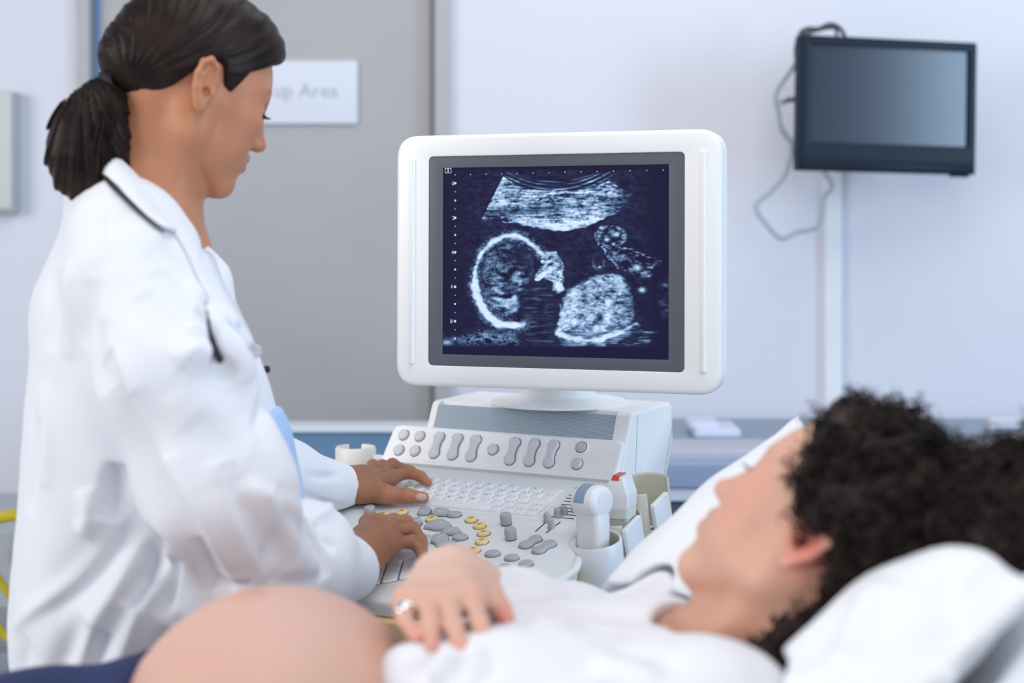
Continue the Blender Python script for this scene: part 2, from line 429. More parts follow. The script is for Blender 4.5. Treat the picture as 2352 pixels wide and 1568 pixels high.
pts = [(-60, 1210, hy), (-30, 1196, hy), (5, 1182, hy), (40, 1180, hy), (75, 1205, hy), (95, 1260, hy), (80, 1330, hy), (40, 1372, hy), (10, 1350, hy), (-20, 1300, hy), (-40, 1260, hy), (-20, 1205, hy-.03), (15, 1190, hy-.03), (50, 1195, hy-.03), (85, 1270, hy-.03), (70, 1390, hy-.03), (30, 1465, hy-.03), (-5, 1440, hy-.03), (-40, 1400, hy-.03)]
b.tube(spline([P(*p) for p in pts], 8), .0082, 10)
tag(b.build('yellow_hose', M['yellow']), 'looped bright yellow hose hanging on the grey cart', 'hose')
# ------------------------------------------------------------------ ultrasound machine
M['panel'] = mat('panel_plastic', (.72, .74, .75), .4, .02, 500)
M['face'] = mat('face_plastic', (.93, .935, .94), .35, .02, 500)
M['key'] = mat('key_plastic', (.78, .80, .84), .45)
M['legend'] = mat('key_legend', (.10, .10, .12), .6)
M['legend_white'] = mat('white_legend', (.85, .86, .9), .6)
M['grey_btn'] = mat('grey_button', (.40, .41, .455), .4)
M['lilac_btn'] = mat('pale_grey_button', (.66, .66, .71), .35)
M['yellow_btn'] = mat('cream_yellow_button', (.83, .63, .29), .4)
M['yellow_leg'] = mat('button_legend', (.33, .22, .09), .6)
M['slot'] = mat('dark_slot', (.06, .015, .03), .6)
M['knob'] = mat('grey_knob', (.40, .42, .44), .45)
M['dark'] = mat('dark_gap', (.025, .025, .03), .6)
M['strip'] = mat('grey_strip', (.52, .54, .54), .5)
M['bezel'] = mat('bezel_grey', (.098, .114, .135), .42, .15, 900)
M['cup_cream'] = mat('cream_cup_plastic', (.70, .67, .57), .4)
M['cup_white'] = mat('white_cup_plastic', (.78, .80, .82), .35)
M['tan'] = mat('tan_laminate', (.72, .52, .25), .45, var=.08, vscale=12, stretch=(1, 6, 1))
M['chassis'] = mat('dark_chassis', (.035, .03, .045), .5)
def grille_mat():
    m = bpy.data.materials.new('speaker_mesh'); m.use_nodes = True; nt = m.node_tree; b = nt.nodes['Principled BSDF']
    at = nt.nodes.new('ShaderNodeAttribute'); at.attribute_name = 'st'
    sep = nt.nodes.new('ShaderNodeSeparateXYZ'); nt.links.new(at.outputs['Vector'], sep.inputs[0])
    def mth(op, a, v=None, b2=None):
        n = nt.nodes.new('ShaderNodeMath'); n.operation = op
        nt.links.new(a, n.inputs[0])
        if v is not None: n.inputs[1].default_value = v
        if b2 is not None: nt.links.new(b2, n.inputs[1])
        return n.outputs[0]
    p = .0023
    fx = mth('MULTIPLY', sep.outputs[0], 1/p); fy = mth('MULTIPLY', sep.outputs[1], 1/p)
    row = mth('FLOOR', fy); half = mth('MULTIPLY', mth('MODULO', row, 2.0), .5)
    fx = mth('ADD', fx, None, half)
    cx = mth('SUBTRACT', mth('FRACT', fx), .5); cy = mth('SUBTRACT', mth('FRACT', fy), .5)
    r2 = mth('ADD', mth('MULTIPLY', cx, None, cx), None, mth('MULTIPLY', cy, None, cy))
    g = mth('LESS_THAN', r2, .085)
    mx = nt.nodes.new('ShaderNodeMix'); mx.data_type = 'RGBA'
    mx.inputs['A'].default_value = (.50, .59, .67, 1); mx.inputs['B'].default_value = (.02, .04, .06, 1)
    nt.links.new(g, mx.inputs['Factor']); nt.links.new(mx.outputs['Result'], b.inputs['Base Color'])
    b.inputs['Roughness'].default_value = .35; b.inputs['Metallic'].default_value = .0
    return m
M['grille'] = grille_mat()

ya = math.radians(28); tau = math.radians(13); phi = math.radians(58)
UU = Vector((math.cos(ya), -math.sin(ya), 0)); VH = Vector((math.sin(ya), math.cos(ya), 0)); ZZ = Vector((0, 0, 1))
FA = Frame(P(1143, 1115, 2.15), UU, VH*math.cos(tau)+ZZ*math.sin(tau))
hb = FA.hit(1165, 1088)
FB = Frame(FA.at(*hb), UU, VH*math.cos(phi)+ZZ*math.sin(phi))
us = empty('ultrasound_machine', (FA.at(0, -.05).x, FA.at(0, -.05).y, 0), 'white ultrasound machine with a large monitor and tilted keyboard console', 'ultrasound machine')

# control panel slab
outl = spline([(-.258, .06), (-.262, -.04), (-.255, -.11), (-.225, -.195), (-.165, -.28), (-.085, -.350), (0, -.382), (.06, -.383), (.13, -.365), (.19, -.325), (.228, -.275), (.236, -.235), (.224, -.20), (.206, -.165), (.2, -.10), (.2, .06)], 6)
b = MB(); b.prism(outl, FA, -.020, 0, .007, 4); cp = b.build('control_panel', M['panel'], us)
b = MB(); b.prism([(x*.99, y*1.03 if y < -.1 else y) for x, y in [(p.x, p.y) for p in outl]], FA, -.060, -.022, .004, 3); b.build('console_underside', M['tan'], us)
# raised front corner lip
b = MB(); b.tube(spline([FA.at(x, y, -.004) for x, y in [(.226, -.20), (.236, -.235), (.226, -.275), (.188, -.326)]], 6), [.004]+[.006]*17+[.003], 10); b.build('corner_lip', M['panel'], cp)
def flat(pts, name, m, parent, h=.004, bev=.0018, fr=FA, h0=-.001, gap=True):
    b = MB()
    if gap:
        b.mi = 1; c = ccw(pts); nn = vnormals(c); b.prism([p+q*.0009 for p, q in zip(c, nn)], fr, -.002, .0003); b.mi = 0
    b.prism(pts, fr, h0, h, bev, 3); return b, name, m, parent
def finish(t, legend=None):
    b, name, m, parent = t; return b.build(name, [m, M['dark'], legend or M['legend']], parent)
def px(fr, pts): return [fr.hit(*p) for p in pts]
# yellow round buttons
for cx_, cy_, r, t in [(923, 1178, .0090, 'M'), (879, 1184, .0090, 'B'), (991.8, 1194.5, .0088, 'C'), (1083, 1195.5, .0092, 'PW'), (1102, 1209.5, .0092, 'D'), (1111, 1226.5, .0092, '3D'), (1107, 1245.5, .0093, 'X'), (1088, 1265.5, .0095, 'Q'), (1103.6, 1299, .0128, 'P'), (789.5, 1210, .0090, 'A'), (760, 1228, .0092, 'E')]:
    s0, t0 = FA.hit(cx_, cy_)
    T = flat(ellipse(s0, t0, r, r), 'yellow_button', M['yellow_btn'], cp, .0045, .002)
    T[0].mi = 2
    for k in (-1, 0, 1):        # printed caption strokes
        T[0].box(FA.at(s0+.0006*k, t0+.0022*k, .0047), FA.u, FA.v, FA.n, .0036-.0008*abs(k), .00035, .00012)
    finish(T, M['yellow_leg'])
# grey buttons by outline
greys = [[(959, 1181), (967, 1169), (990, 1170), (991, 1177), (984, 1184), (963, 1185)],
         [(991, 1183), (1002, 1170), (1032, 1173), (1035, 1180), (1026, 1187), (996, 1186)],
         [(944, 1210), (948, 1195), (965, 1192), (971, 1202), (962, 1211)],
         [(972, 1214), (990, 1201), (1017, 1197), (1036, 1206), (1034, 1216), (1004, 1220)],
         [(1011, 1227), (1026, 1215), (1052, 1216), (1060, 1224), (1048, 1231), (1020, 1230)],
         [(989, 1247), (995, 1233), (1022, 1229), (1031, 1237), (1028, 1246), (1000, 1251)]]
for q in greys:
    T = flat(rounded(px(FA, q), .004, 4), 'grey_button', M['grey_btn'], cp, .005, .0022)
    s0 = sum(p[0] for p in px(FA, q))/len(q); t0 = sum(p[1] for p in px(FA, q))/len(q)
    T[0].mi = 2; T[0].box(FA.at(s0-.001, t0-.002, .0051), FA.u, FA.v, FA.n, .003, .0004, .0002); T[0].prism(ellipse(s0+.001, t0+.004, .0012, .0012, n=8), FA, .005, .0053)
    finish(T, M['legend_white'])
for cx_, cy_, ra, rb in [(1044.5, 1184, .0105, .0085), (1057, 1236.5, .0110, .0090), (1024, 1252, .0145, .0085), (1131.8, 1274, .0105, .0085), (1175.5, 1283.5, .0098, .0080), (1208.7, 1297, .0098, .0080), (1157.3, 1305, .0098, .0080)]:
    s0, t0 = FA.hit(cx_, cy_); finish(flat(ellipse(s0, t0, ra, rb, .4), 'grey_button', M['grey_btn'], cp, .005, .0024))
def peanut(p, q, r, w, n=10):
    p = Vector(p); q = Vector(q); d = (q-p); L = d.length; d = d.normalized(); e = Vector((-d.y, d.x)); out = []
    for k in range(n+1):
        t = -math.pi*.72+2*math.pi*.72*k/n; out.append(q+(d*math.cos(t)+e*math.sin(t))*r)
    out += [(p+q)/2+e*w+d*x for x in (.12*L, -.12*L)]
    for k in range(n+1):
        t = -math.pi*.72+2*math.pi*.72*k/n; out.append(p-(d*math.cos(t)+e*math.sin(t))*r)
    out += [(p+q)/2-e*w+d*x for x in (-.12*L, .12*L)]
    return out
for p, q in [((1208, 1254), (1230, 1241)), ((1238, 1266), (1262, 1252))]:
    finish(flat(peanut(FA.hit(*p), FA.hit(*q), .0098, .0070), 'grey_rocker', M['grey_btn'], cp, .005, .0024))
# select keys below the trackball
for q in [[(846, 1345), (868, 1300), (888, 1296), (872, 1342)], [(876, 1341), (892, 1296), (925, 1288), (912, 1334)], [(916, 1333), (930, 1287), (962, 1281), (955, 1325)]]:
    finish(flat(rounded(px(FA, q), .003, 3), 'select_key', M['key'], cp, .003, .0012))
# trackball in its ring
s0, t0 = FA.hit(955, 1243)
b = MB(); b.lathe(FA.at(s0, t0), FA.n, [(.025, -.001), (.025, .0012), (.0225, .0022), (.020, .0012), (.020, -.001)], 32); b.build('trackball_ring', M['strip'], cp)
b = MB(); b.lathe(FA.at(s0, t0, -.008), FA.n, [(.019*math.cos(t), .019*math.sin(t)) for t in [math.pi/2*k/8 for k in range(0, 8)]]+[(1e-7, .019)], 28); b.build('trackball', M['white_plastic'], cp)
# rotary knobs
for cx_, cy_, r, h in [(1163.5, 1204, .0084, .0150), (1174, 1238, .0084, .0150), (850, 1178, .0085, .009), (772, 1196, .009, .010)]:
    s0, t0 = FA.hit(cx_, cy_); b = MB()
    b.mi = 1; b.lathe(FA.at(s0, t0), FA.n, [(r*.9, -.001), (r*.9, .0015)], 24); b.mi = 0
    b.lathe(FA.at(s0, t0, .0015), FA.n, [(r*.93, 0), (r, .001), (r*.97, h-.002), (r*.9, h-.0005), (r*.8, h)], 28); b.build('rotary_knob', [M['knob'], M['slot']], cp)
# depth-gain sliders
def slider_knob(s0, t0, du, rot=0.0):
    e = Frame(FA.at(s0, t0), FA.u*math.cos(rot)+FA.v*math.sin(rot), FA.v*math.cos(rot)-FA.u*math.sin(rot))
    b = MB(); secs = []
    for h, a, c in [(.0, .0050, .0042), (.004, .0048, .0040), (.009, .0042, .0034), (.0125, .0040, .0030), (.0142, .0030, .0020), (.0148, .0016, .0010)]:
        secs.append([e.at(*p, h) for p in rounded(rect(a*2, c*2), .0018, 3)])
    b.loft(secs); b.build('slider_knob', M['knob'], cp)
for i in range(8):
    t0 = -.0105-.0112*i; s0 = .122+.0013*i; b = MB(); b.prism(rounded(rect(.036, .0016, s0+.020, t0), .0007, 2), FA, -.001, .0005); b.build('slider_slot', M['slot'], cp)
    slider_knob(s0+(.018, .024, .026, .026, .028, .033, .019, .0125)[i], t0, 0)
for p, q, k in [((1229.7, 1220.8), (1259, 1194.8), (1257, 1198)), ((1254, 1224), (1287, 1198.6), (1267, 1213))]:
    p = Vector(FA.hit(*p)); q = Vector(FA.hit(*q)); d = (q-p).normalized(); e = Vector((-d.y, d.x))*.0009
    b = MB(); b.prism([p-e, q-e, q+e, p+e], FA, -.001, .0005); b.build('slider_slot', M['slot'], cp)
    k = FA.hit(*k); slider_knob(k[0], k[1], 0, math.atan2(d.y, d.x))

# keyboard
b = MB(); kb_s0, kb_s1 = -.188, .119
b.prism(rounded([(kb_s0-.004, -.104), (kb_s1+.001, -.104), (kb_s1+.001, .004), (kb_s0-.004, .004)], .004, 4), FA, -.002, .0006, .0004)
kb = b.build('keyboard', M['panel'], us)
KU = .0199; KR = .1135
rows = [([1]*13+[1.6], ['`', '1', '2', '3', '4', '5', '6', '7', '8', '9', '0', '-', '=', '<-']),
        ([1.6]+[1]*13, ['Tab', 'Q', 'W', 'E', 'R', 'T', 'Y', 'U', 'I', 'O', 'P', '[', ']', '(']),
        ([1.85]+[1]*11+[1.75], ['Caps', 'A', 'S', 'D', 'F', 'G', 'H', 'J', 'K', 'L', ';', "'", '<-']),
        ([2.2]+[1]*10+[1.25, 1.15], ['Shift', 'Z', 'X', 'C', 'V', 'B', 'N', 'M', ',', '.', '/', '^', '?']),
        ([1.3, 1.3, 1.2, 6.9, 1, 1, .95, .95], ['Ctrl', 'Fn', 'Alt', '', '/', '<', 'v', '>'])]
for i, (ws, ls) in enumerate(rows):
    tot = sum(ws); s0 = KR-tot*KU; tc = -.0100-.0190*i
    for w, l in zip(ws, ls):
        w *= KU; sc = s0+w/2; b = MB(); secs = []
        for h, ins, dt in [(.0003, .0006, 0), (.0022, .0008, 0), (.0048, .0030, .0004), (.0052, .0036, .0004)]:
            secs.append([FA.at(*p, h) for p in rounded(rect(w-2*ins, .0190-2*ins, sc, tc+dt), .0012, 2)])
        b.loft(secs); b.mi = 1
        if l: b.text(l, FA, sc-.0022 if len(l) == 1 else sc, tc+.0008, .0054, .0062 if len(l) == 1 else .0036)
        if len(l) == 1: b.box(FA.at(sc+.0035, tc+.0032, .0053), FA.u, FA.v, FA.n, .0009, .0005, .0001)
        b.build('key', [M['key'], M['legend']], kb); s0 += w

# sloping button face
L = FB.hit(880, 1050); TLb = FB.hit(910, 972); TRb = FB.hit(1434, 1012)
xr_ = .181
fpoly = rounded([(-.236, .0), (xr_, .0), (xr_, .070), (-.229, .070)], [.016, .009, .012, .014], 6)
b = MB(); b.prism(fpoly, FB, -.05, .0, .005, 4); fp = b.build('button_face', M['face'], us)
b = MB(); b.prism(rounded([(-.225, -.0060), (xr_-.004, -.0060), (xr_-.004, .004), (-.225, .004)], .002, 3), FB, -.02, .0015, .001); b.build('grey_strip', M['strip'], fp)
for cx_, cy_ in [(928, 999), (964.5, 1002), (917, 1034), (953.6, 1036), (1132.9, 1032.5), (1326, 1065.5)]:
    s0, t0 = FB.hit(cx_, cy_); T = flat(ellipse(s0, t0, .0088, .0088), 'round_button', M['lilac_btn'], fp, .006, .003, FB)
    T[0].mi = 2
    if cx_ == 1326: T[0].text('?', FB, s0, t0+.002, .0062, .008); T[0].text('Help', FB, s0, t0-.004, .0062, .0035)
    elif cx_ == 953.6: [T[0].box(FB.at(s0, t0+k*.0018, .0061), FB.u, FB.v, FB.n, .004-.0006*abs(k), .0003, .0001) for k in (-1, 0, 1, 2)]
    else: T[0].text('.', FB, s0, t0+.003, .0062, .008); T[0].box(FB.at(s0, t0-.002, .0061), FB.u, FB.v, FB.n, .003, .0003, .0001)
    finish(T, M['legend_white'])
for a_, b_ in [((1009.6, 1005), (997.9, 1040.7)), ((1051.4, 1007.9), (1040, 1044.3)), ((1093.6, 1011.4), (1082, 1047.9)), ((1183.9, 1017.5), (1171.4, 1055.7)), ((1228, 1020.4), (1216, 1058.6)), ((1273, 1023.6), (1261.4, 1062))]:
    p = FB.hit(*a_); q = FB.hit(*b_); T = flat(peanut(p, q, .0092, .0062), 'rocker_button', M['lilac_btn'], fp, .0065, .003, FB)
    T[0].mi = 2
    for (s0, t0), k in ((p, 1), (q, -1)): T[0].prism([(s0-.0012, t0-.001*k), (s0+.0012, t0-.001*k), (s0, t0+.0016*k)], FB, .0062, .0068)
    finish(T, M['legend_white'])
s0, t0 = FB.hit(1335.7, 1027.5)
b = MB(); b.ring(ellipse(s0, t0, .0125, .0125), ellipse(s0, t0, .0095, .0095), FB, -.001, .0022, .0012, .002); b.build('power_ring', M['face'], fp)
T = flat(ellipse(s0, t0, .0086, .0086), 'power_button', M['strip'], fp, .0045, .002, FB); T[0].mi = 2
T[0].ring(ellipse(s0, t0, .0032, .0032, n=16), ellipse(s0, t0, .0026, .0026, n=16), FB, .004, .0047, .0001, .0003, 1); T[0].box(FB.at(s0, t0+.0025, .0047), FB.u, FB.v, FB.n, .0003, .0017, .0002); finish(T, M['legend_white'])
b = MB(); b.prism(ellipse(s0+.001, t0+.015, .001, .001, n=10), FB, 0, .0012); b.build('indicator', M['strip'], fp)

# speaker housing behind the face, with its mesh
FG = Frame(FB.at(0, 0, -.006), FB.u, FB.v)
gl = [FG.hit(998, 982), FG.hit(1405, 1006), FG.hit(1417, 953), FG.hit(1010, 929)]
g0, g1 = min(gl[0][0], gl[3][0]), max(gl[1][0], gl[2][0]); gt = (gl[2][1]+gl[3][1])/2
n_ = 2
V = [FG.at(g0, .05, .0), FG.at(g1, .05, .0), FG.at(g1, gt, .0), FG.at(g0, gt, .0)]
V += [v-FG.n*.006 for v in V]
gr = mesh_obj('speaker_mesh', V, [[0, 1, 2, 3], [7, 6, 5, 4], [0, 4, 5, 1], [1, 5, 6, 2], [2, 6, 7, 3], [3, 7, 4, 0]], M['grille'], us, False)
at = gr.data.attributes.new('st', 'FLOAT_VECTOR', 'POINT')
for i, v in enumerate(V): at.data[i].vector = ((v-FG.o).dot(FG.u), (v-FG.o).dot(FG.v), 0)
# housing: side outline pushed across, ends rounded
top = FG.at(0, gt+.004, .002); hz = top.z; vh0 = (top-FG.o).dot(VH)
FS = Frame(FG.o+UU*g0, VH, ZZ, UU)      # looking along the console; a = back, b = up
fz_ = (Vector((0, 0, hz))-FG.o).dot(ZZ)
side = [(.012, -.09), (.012, 0.0), (vh0-.002, fz_-.001), (vh0+.012, fz_+.001), (.215, fz_+.002), (.225, fz_-.006), (.228, fz_-.058), (.165, -.09)]
W = (g1-g0)
b = MB(); b.prism(rounded([(x, y) for x, y in side], [.004, .002, .004, .006, .012, .02, .02, .006], 4), FS, -.012, -.0005, .0); 
b.prism(rounded([(x, y) for x, y in side], [.004, .002, .004, .006, .012, .02, .02, .006], 4), FS, W+.0005, W+.026, .006, 4)
core = [(x+(.012 if i in (0, 1, 2) else 0), y) for i, (x, y) in enumerate(side)]
b.prism(rounded(core, [.004, .002, .004, .006, .012, .02, .02, .006], 4), FS, -.0005, W+.0005, .0)
hs = b.build('speaker_housing', M['white_plastic'], us)
b = MB(); FE = Frame(FS.at(0, 0, W+.026), VH, ZZ, UU)
b.tube([FE.at(.062, -.085, -.0004), FE.at(.078, fz_-.004, -.0004)], .0007, 6); b.tube([FE.at(.075, -.066, -.0004), FE.at(.160, -.066, -.0004), FE.at(.222, fz_-.040, -.0004)], .0007, 6)
b.build('seam', M['dark'], hs)
b = MB(); tb = [FS.at(x, fz_+.0015, w) for x, w in ((.0, 0), (.0, 0))]
# swivel foot and neck of the monitor
dc = P(1285, 922, 2.300); dc.z = hz+.001
b = MB(); b.lathe(dc, ZZ, [(.110, 0), (.110, .003), (.106, .006), (.075, .010), (.066, .012)], 48); b.build('swivel_base', M['white_plastic'], us)

# monitor
ym = math.radians(17.5); UM = Vector((math.cos(ym), -math.sin(ym), 0)); NM = Vector((-math.sin(ym), -math.cos(ym), 0))
tl = math.radians(.6); VM = ZZ*math.cos(tl)-NM*math.sin(tl)
FM = Frame(P(1278, 602, 2.06), UM, VM)
def mrect(tl_, tr_, br_, bl_):
    q = [FM.hit(*p) for p in (tl_, tr_, br_, bl_)]
    return (q[0][0]+q[3][0])/2, (q[1][0]+q[2][0])/2, (q[2][1]+q[3][1])/2, (q[0][1]+q[1][1])/2
ox0, ox1, oy0, oy1 = mrect((915.5, 311), (1659, 295.6), (1656, 909), (903, 884.5))
bx0, bx1, by0, by1 = mrect((988.8, 359.7), (1577, 348), (1567, 855), (978, 839))
sx0_, sx1_, sy0_, sy1_ = mrect((1018.3, 385.8), (1538.7, 376.2), (1531.4, 826), (1012.2, 813.8))
def rr(x0, x1, y0, y1, r, n=8): return rounded([(x0, y0), (x1, y0), (x1, y1), (x0, y1)], r, n)
b = MB(); b.ring(rr(ox0, ox1, oy0, oy1, .034), rr(bx0, bx1, by0, by1, .008), FM, -.03, 0, .007, .003)
b.prism(rr(ox0+.0015, ox1-.0015, oy0+.0015, oy1-.0015, .033), FM, -.034, -.03, 0)
b.prism(rr(ox0, ox1, oy0, oy1, .034), FM, -.046, -.034, .004)
b.prism(rr(ox0+.05, ox1-.05, oy0+.04, oy1-.05, .04), FM, -.10, -.046, .0)
mo = b.build('monitor', M['white_plastic'], us)
b = MB(); b.ring(rr(bx0-.001, bx1+.001, by0-.001, by1+.001, .008), rr(sx0_, sx1_, sy0_, sy1_, .0005), FM, -.012, -.0025, .0004, .001); b.build('bezel', M['bezel'], mo)
for xa_, ya_, xb_, yb_ in [(953, 363, 940, 837), (1621, 346, 1609, 857)]:
    p = FM.hit(xa_, ya_); q = FM.hit(xb_, yb_); b = MB(); x_ = (p[0]+q[0])/2
    b.prism(rounded([(x_-.0045, q[1]), (x_+.0045, q[1]), (x_+.0045, p[1]), (x_-.0045, p[1])], .004, 5), FM, -.002, .0045, .0035, 4); b.build('grip_ridge', M['white_plastic'], mo)
nt_ = FM.at((ox0+ox1)/2, oy0+.10, -.085)
b = MB(); b.lathe((dc.x, dc.y, dc.z+.011), ZZ, [(.060, 0), (.057, .004), (.057, .06), (.052, .07)], 36)
b.loft([[Vector((dc.x, dc.y, dc.z+.06))+UM*p[0]+NM*p[1] for p in rounded(rect(.09, .06), .02, 4)], [nt_+UM*p[0]+VM*p[1] for p in rounded(rect(.10, .08), .02, 4)]])
b.build('monitor_neck', M['white_plastic'], us)

# the scan picture, evaluated point by point over the screen
def scan_picture(nx, ny):
    rng = np.random.default_rng(7)
    U, Vv = np.meshgrid(np.linspace(0, 1, nx), np.linspace(0, 1, ny))
    TL_, TR_, BR_, BL_ = [np.array(p, float) for p in ((365, 290), (1565, 268), (1548, 1305), (351, 1277))]
    X_ = (1-Vv)*((1-U)*TL_[0]+U*TR_[0])+Vv*((1-U)*BL_[0]+U*BR_[0])
    Y_ = (1-Vv)*((1-U)*TL_[1]+U*TR_[1])+Vv*((1-U)*BL_[1]+U*BR_[1])
    def blur(a, kx, ky):
        for ax, k in ((1, kx), (0, ky)):
            if k < .3: continue
            r = int(3*k)+1; g = np.exp(-.5*(np.arange(-r, r+1)/k)**2); g /= g.sum()
            a = np.apply_along_axis(lambda m: np.convolve(np.pad(m, r, 'wrap'), g, 'valid'), ax, a)
        return a
    def nz(kx, ky):
        a = blur(rng.standard_normal((ny, nx)), kx, ky); return a/a.std()
    q = nx/416
    fine = nz(1.75*q, 1.05*q); mid = nz(4.0*q, 2.1*q); big = nz(9*q, 6*q); streak = nz(9*q, .9*q); fine2 = nz(1.0*q, .8*q)
    sm = lambda a, b, x: np.clip((x-a)/(b-a), 0, 1)**2*(3-2*np.clip((x-a)/(b-a), 0, 1))
    def poly(pts):
        ins = np.zeros(X_.shape, bool); n = len(pts); dist = np.full(X_.shape, 1e9)
        for i in range(n):
            (xa, ya), (xb, yb) = pts[i], pts[(i+1) % n]
            c = ((ya > Y_) != (yb > Y_)) & (X_ < (xb-xa)*(Y_-ya)/(yb-ya+1e-9)+xa); ins ^= c
            t = np.clip(((X_-xa)*(xb-xa)+(Y_-ya)*(yb-ya))/((xb-xa)**2+(yb-ya)**2+1e-9), 0, 1)
            dist = np.minimum(dist, np.hypot(X_-xa-t*(xb-xa), Y_-ya-t*(yb-ya)))
        return np.where(ins, -dist, dist)
    def line(pts, ws):
        """distance to a polyline minus its local half width"""
        d = np.full(X_.shape, 1e9)
        for i in range(len(pts)-1):
            (xa, ya), (xb, yb) = pts[i], pts[i+1]
            t = np.clip(((X_-xa)*(xb-xa)+(Y_-ya)*(yb-ya))/((xb-xa)**2+(yb-ya)**2+1e-9), 0, 1)
            d = np.minimum(d, np.hypot(X_-xa-t*(xb-xa), Y_-ya-t*(yb-ya))-(ws[i]*(1-t)+ws[i+1]*t))
        return d
    L = np.zeros(X_.shape)
    def lay(a): np.maximum(L, a, out=L)
    # tissue fan at the top
    c0 = (965, -260); rad = np.hypot(X_-c0[0], (Y_-c0[1]))
    fan = sm(0, 6, (X_-690)+(Y_-335)*.53)*(1-sm(1270, 1370, X_+ (Y_-430)*-.1+mid*14))
    low = np.interp(X_, [540, 640, 760, 880, 1010, 1130, 1290, 1370], [572, 578, 585, 613, 626, 602, 528, 495])
    up = np.interp(X_, [680, 760, 860, 965, 1080, 1180, 1260, 1330], [322, 375, 398, 405, 402, 385, 345, 400])
    band = fan*sm(0, 12, Y_-up+mid*2)*(1-sm(-8, 5, Y_-low+mid*3))
    base = .50+.14*fine+.15*streak+.07*mid+.08*big
    base = base*(1-.62*np.exp(-((Y_-np.interp(X_, [600, 760, 960, 1150, 1300], [524, 520, 505, 482, 470]))/26)**2)*(1-sm(930, 1180, X_)))
    base += .38*np.exp(-((low-Y_-24)/24)**2)*sm(700, 800, X_)*(1-sm(1180, 1290, X_))
    base -= .30*np.exp(-((low-Y_-20)/26)**2)*(1-sm(680, 780, X_))
    base += .22*np.exp(-((Y_-492)/9)**2)*(1-sm(700, 900, X_))
    base *= 1-.55*sm(1180, 1330, X_)*sm(430, 480, Y_)*(1-sm(520, 560, Y_))
    lay(np.clip(base, .03, 1)*band)
    arcs = np.zeros(X_.shape)
    for sag, dy, w, amp in [(1.0, 318, 5, .45), (1.0, 340, 5, .55), (.95, 362, 6, .35), (.9, 300, 5, .3), (.9, 405, 7, .8), (.85, 432, 8, .45), (.7, 462, 6, .35)]:
        yc = dy+62-62*sag*((X_-965)/240)**2
        arcs += amp*np.exp(-((Y_-yc)/w)**2)*(.55+.3*streak)
    lay(np.clip(arcs, 0, .8)*sm(0, 8, (X_-690)+(Y_-335)*.53)*(1-sm(1240, 1320, X_))*sm(300, 325, Y_+abs(X_-965)*.02)*(1-sm(440, 470, Y_)))
    # skull
    sk = line([(795, 1122), (720, 1128), (650, 1112), (590, 1062), (552, 985), (533, 915), (530, 860), (545, 800), (572, 740), (630, 682), (690, 655), (760, 648), (820, 672), (862, 715), (905, 752)], [16, 24, 26, 24, 24, 24, 17, 8, 13, 15, 17, 17, 16, 15, 16])
    lay(np.clip((1-sm(-16, 9, sk+mid*3.2))*(.98+.05*fine), 0, 1)); lay(.38*np.exp(-(np.maximum(sk, 0)/20)**2)*(.5+.3*fine))
    brain = poly([(560, 830), (600, 730), (690, 672), (790, 680), (860, 750), (880, 830), (830, 900), (780, 960), (780, 1060), (700, 1100), (610, 1050), (555, 950)])
    inb = 1-sm(-30, 8, brain)
    bt = .13+.07*fine2+.09*mid+.02*big
    bt += .24*np.exp(-((np.hypot((X_-735)*1.0, (Y_-900)*1.0)-85)/26)**2)*(X_ < 780)*(.8+.4*mid)
    bt += .20*np.exp(-(np.hypot((X_-600)*1.3, (Y_-790)*.7)/60)**2)+.25*np.exp(-(np.hypot((X_-760)*1.0, (Y_-1030)*1.2)/55)**2)*(1+.6*mid)+.18*np.exp(-(np.hypot((X_-650)*.8, (Y_-1000)*.9)/70)**2)*(1+.5*mid)
    bt += .22*np.exp(-(np.hypot((X_-780)*.9, (Y_-900)*1.3)/42)**2)*(1+.8*mid)
    bt *= 1-.75*np.exp(-(np.hypot((X_-790)*.75, (Y_-755)*1.0)/62)**2)
    lay(np.clip(bt, 0, .8)*inb)
    # face of the child
    fc = poly([(880, 770), (905, 738), (972, 727), (985, 748), (1003, 772), (1018, 812), (1012, 840), (1018, 870), (1008, 905), (1012, 930), (985, 950), (948, 940), (950, 895), (905, 880), (865, 895), (850, 868), (878, 830), (895, 800)])
    lay((1-sm(-10, 6, fc+mid*3))*np.clip(.46+.17*fine+.16*mid, .05, 1))
    lay((1-sm(-8, 6, line([(866, 880), (905, 855), (962, 818)], [14, 17, 12])+mid*3))*(.95+.05*fine))
    lay((1-sm(-12, 8, line([(975, 890), (985, 925)], [18, 26])+mid*4))*(.98+.04*fine))
    lay((1-sm(-8, 6, line([(900, 755), (970, 740)], [12, 10])+mid*4))*(.8+.1*fine))
    # hanging grey below the face
    hg = 1-sm(-20, 20, poly([(800, 930), (950, 900), (960, 1000), (960, 1230), (800, 1230), (790, 1000)])); lay(hg*np.clip(.06+.06*streak+.03*mid, 0, .3))
    # abdomen
    ab = poly([(1000, 990), (1035, 930), (1110, 885), (1200, 845), (1270, 838), (1320, 858), (1352, 905), (1378, 985), (1388, 1060), (1370, 1120), (1290, 1165), (1180, 1185), (1060, 1170), (985, 1160), (990, 1060)])
    at_ = .47+.12*fine+.13*mid+.10*big
    at_ += .22*(1-sm(40, 130, X_-985-(Y_-1000)*-.15))
    at_ *= 1-.8*np.exp(-(np.hypot((X_-1198)/24, (Y_-1082)/26))**2)
    at_ *= 1-.5*np.exp(-(np.hypot((X_-1118)/24, (Y_-970)/50))**2)
    at_ *= 1-.45*sm(1290, 1390, X_+(Y_-950)*.1)
    lay(np.clip(at_, .04, 1)*(1-sm(-22, 6, ab+mid*5)))
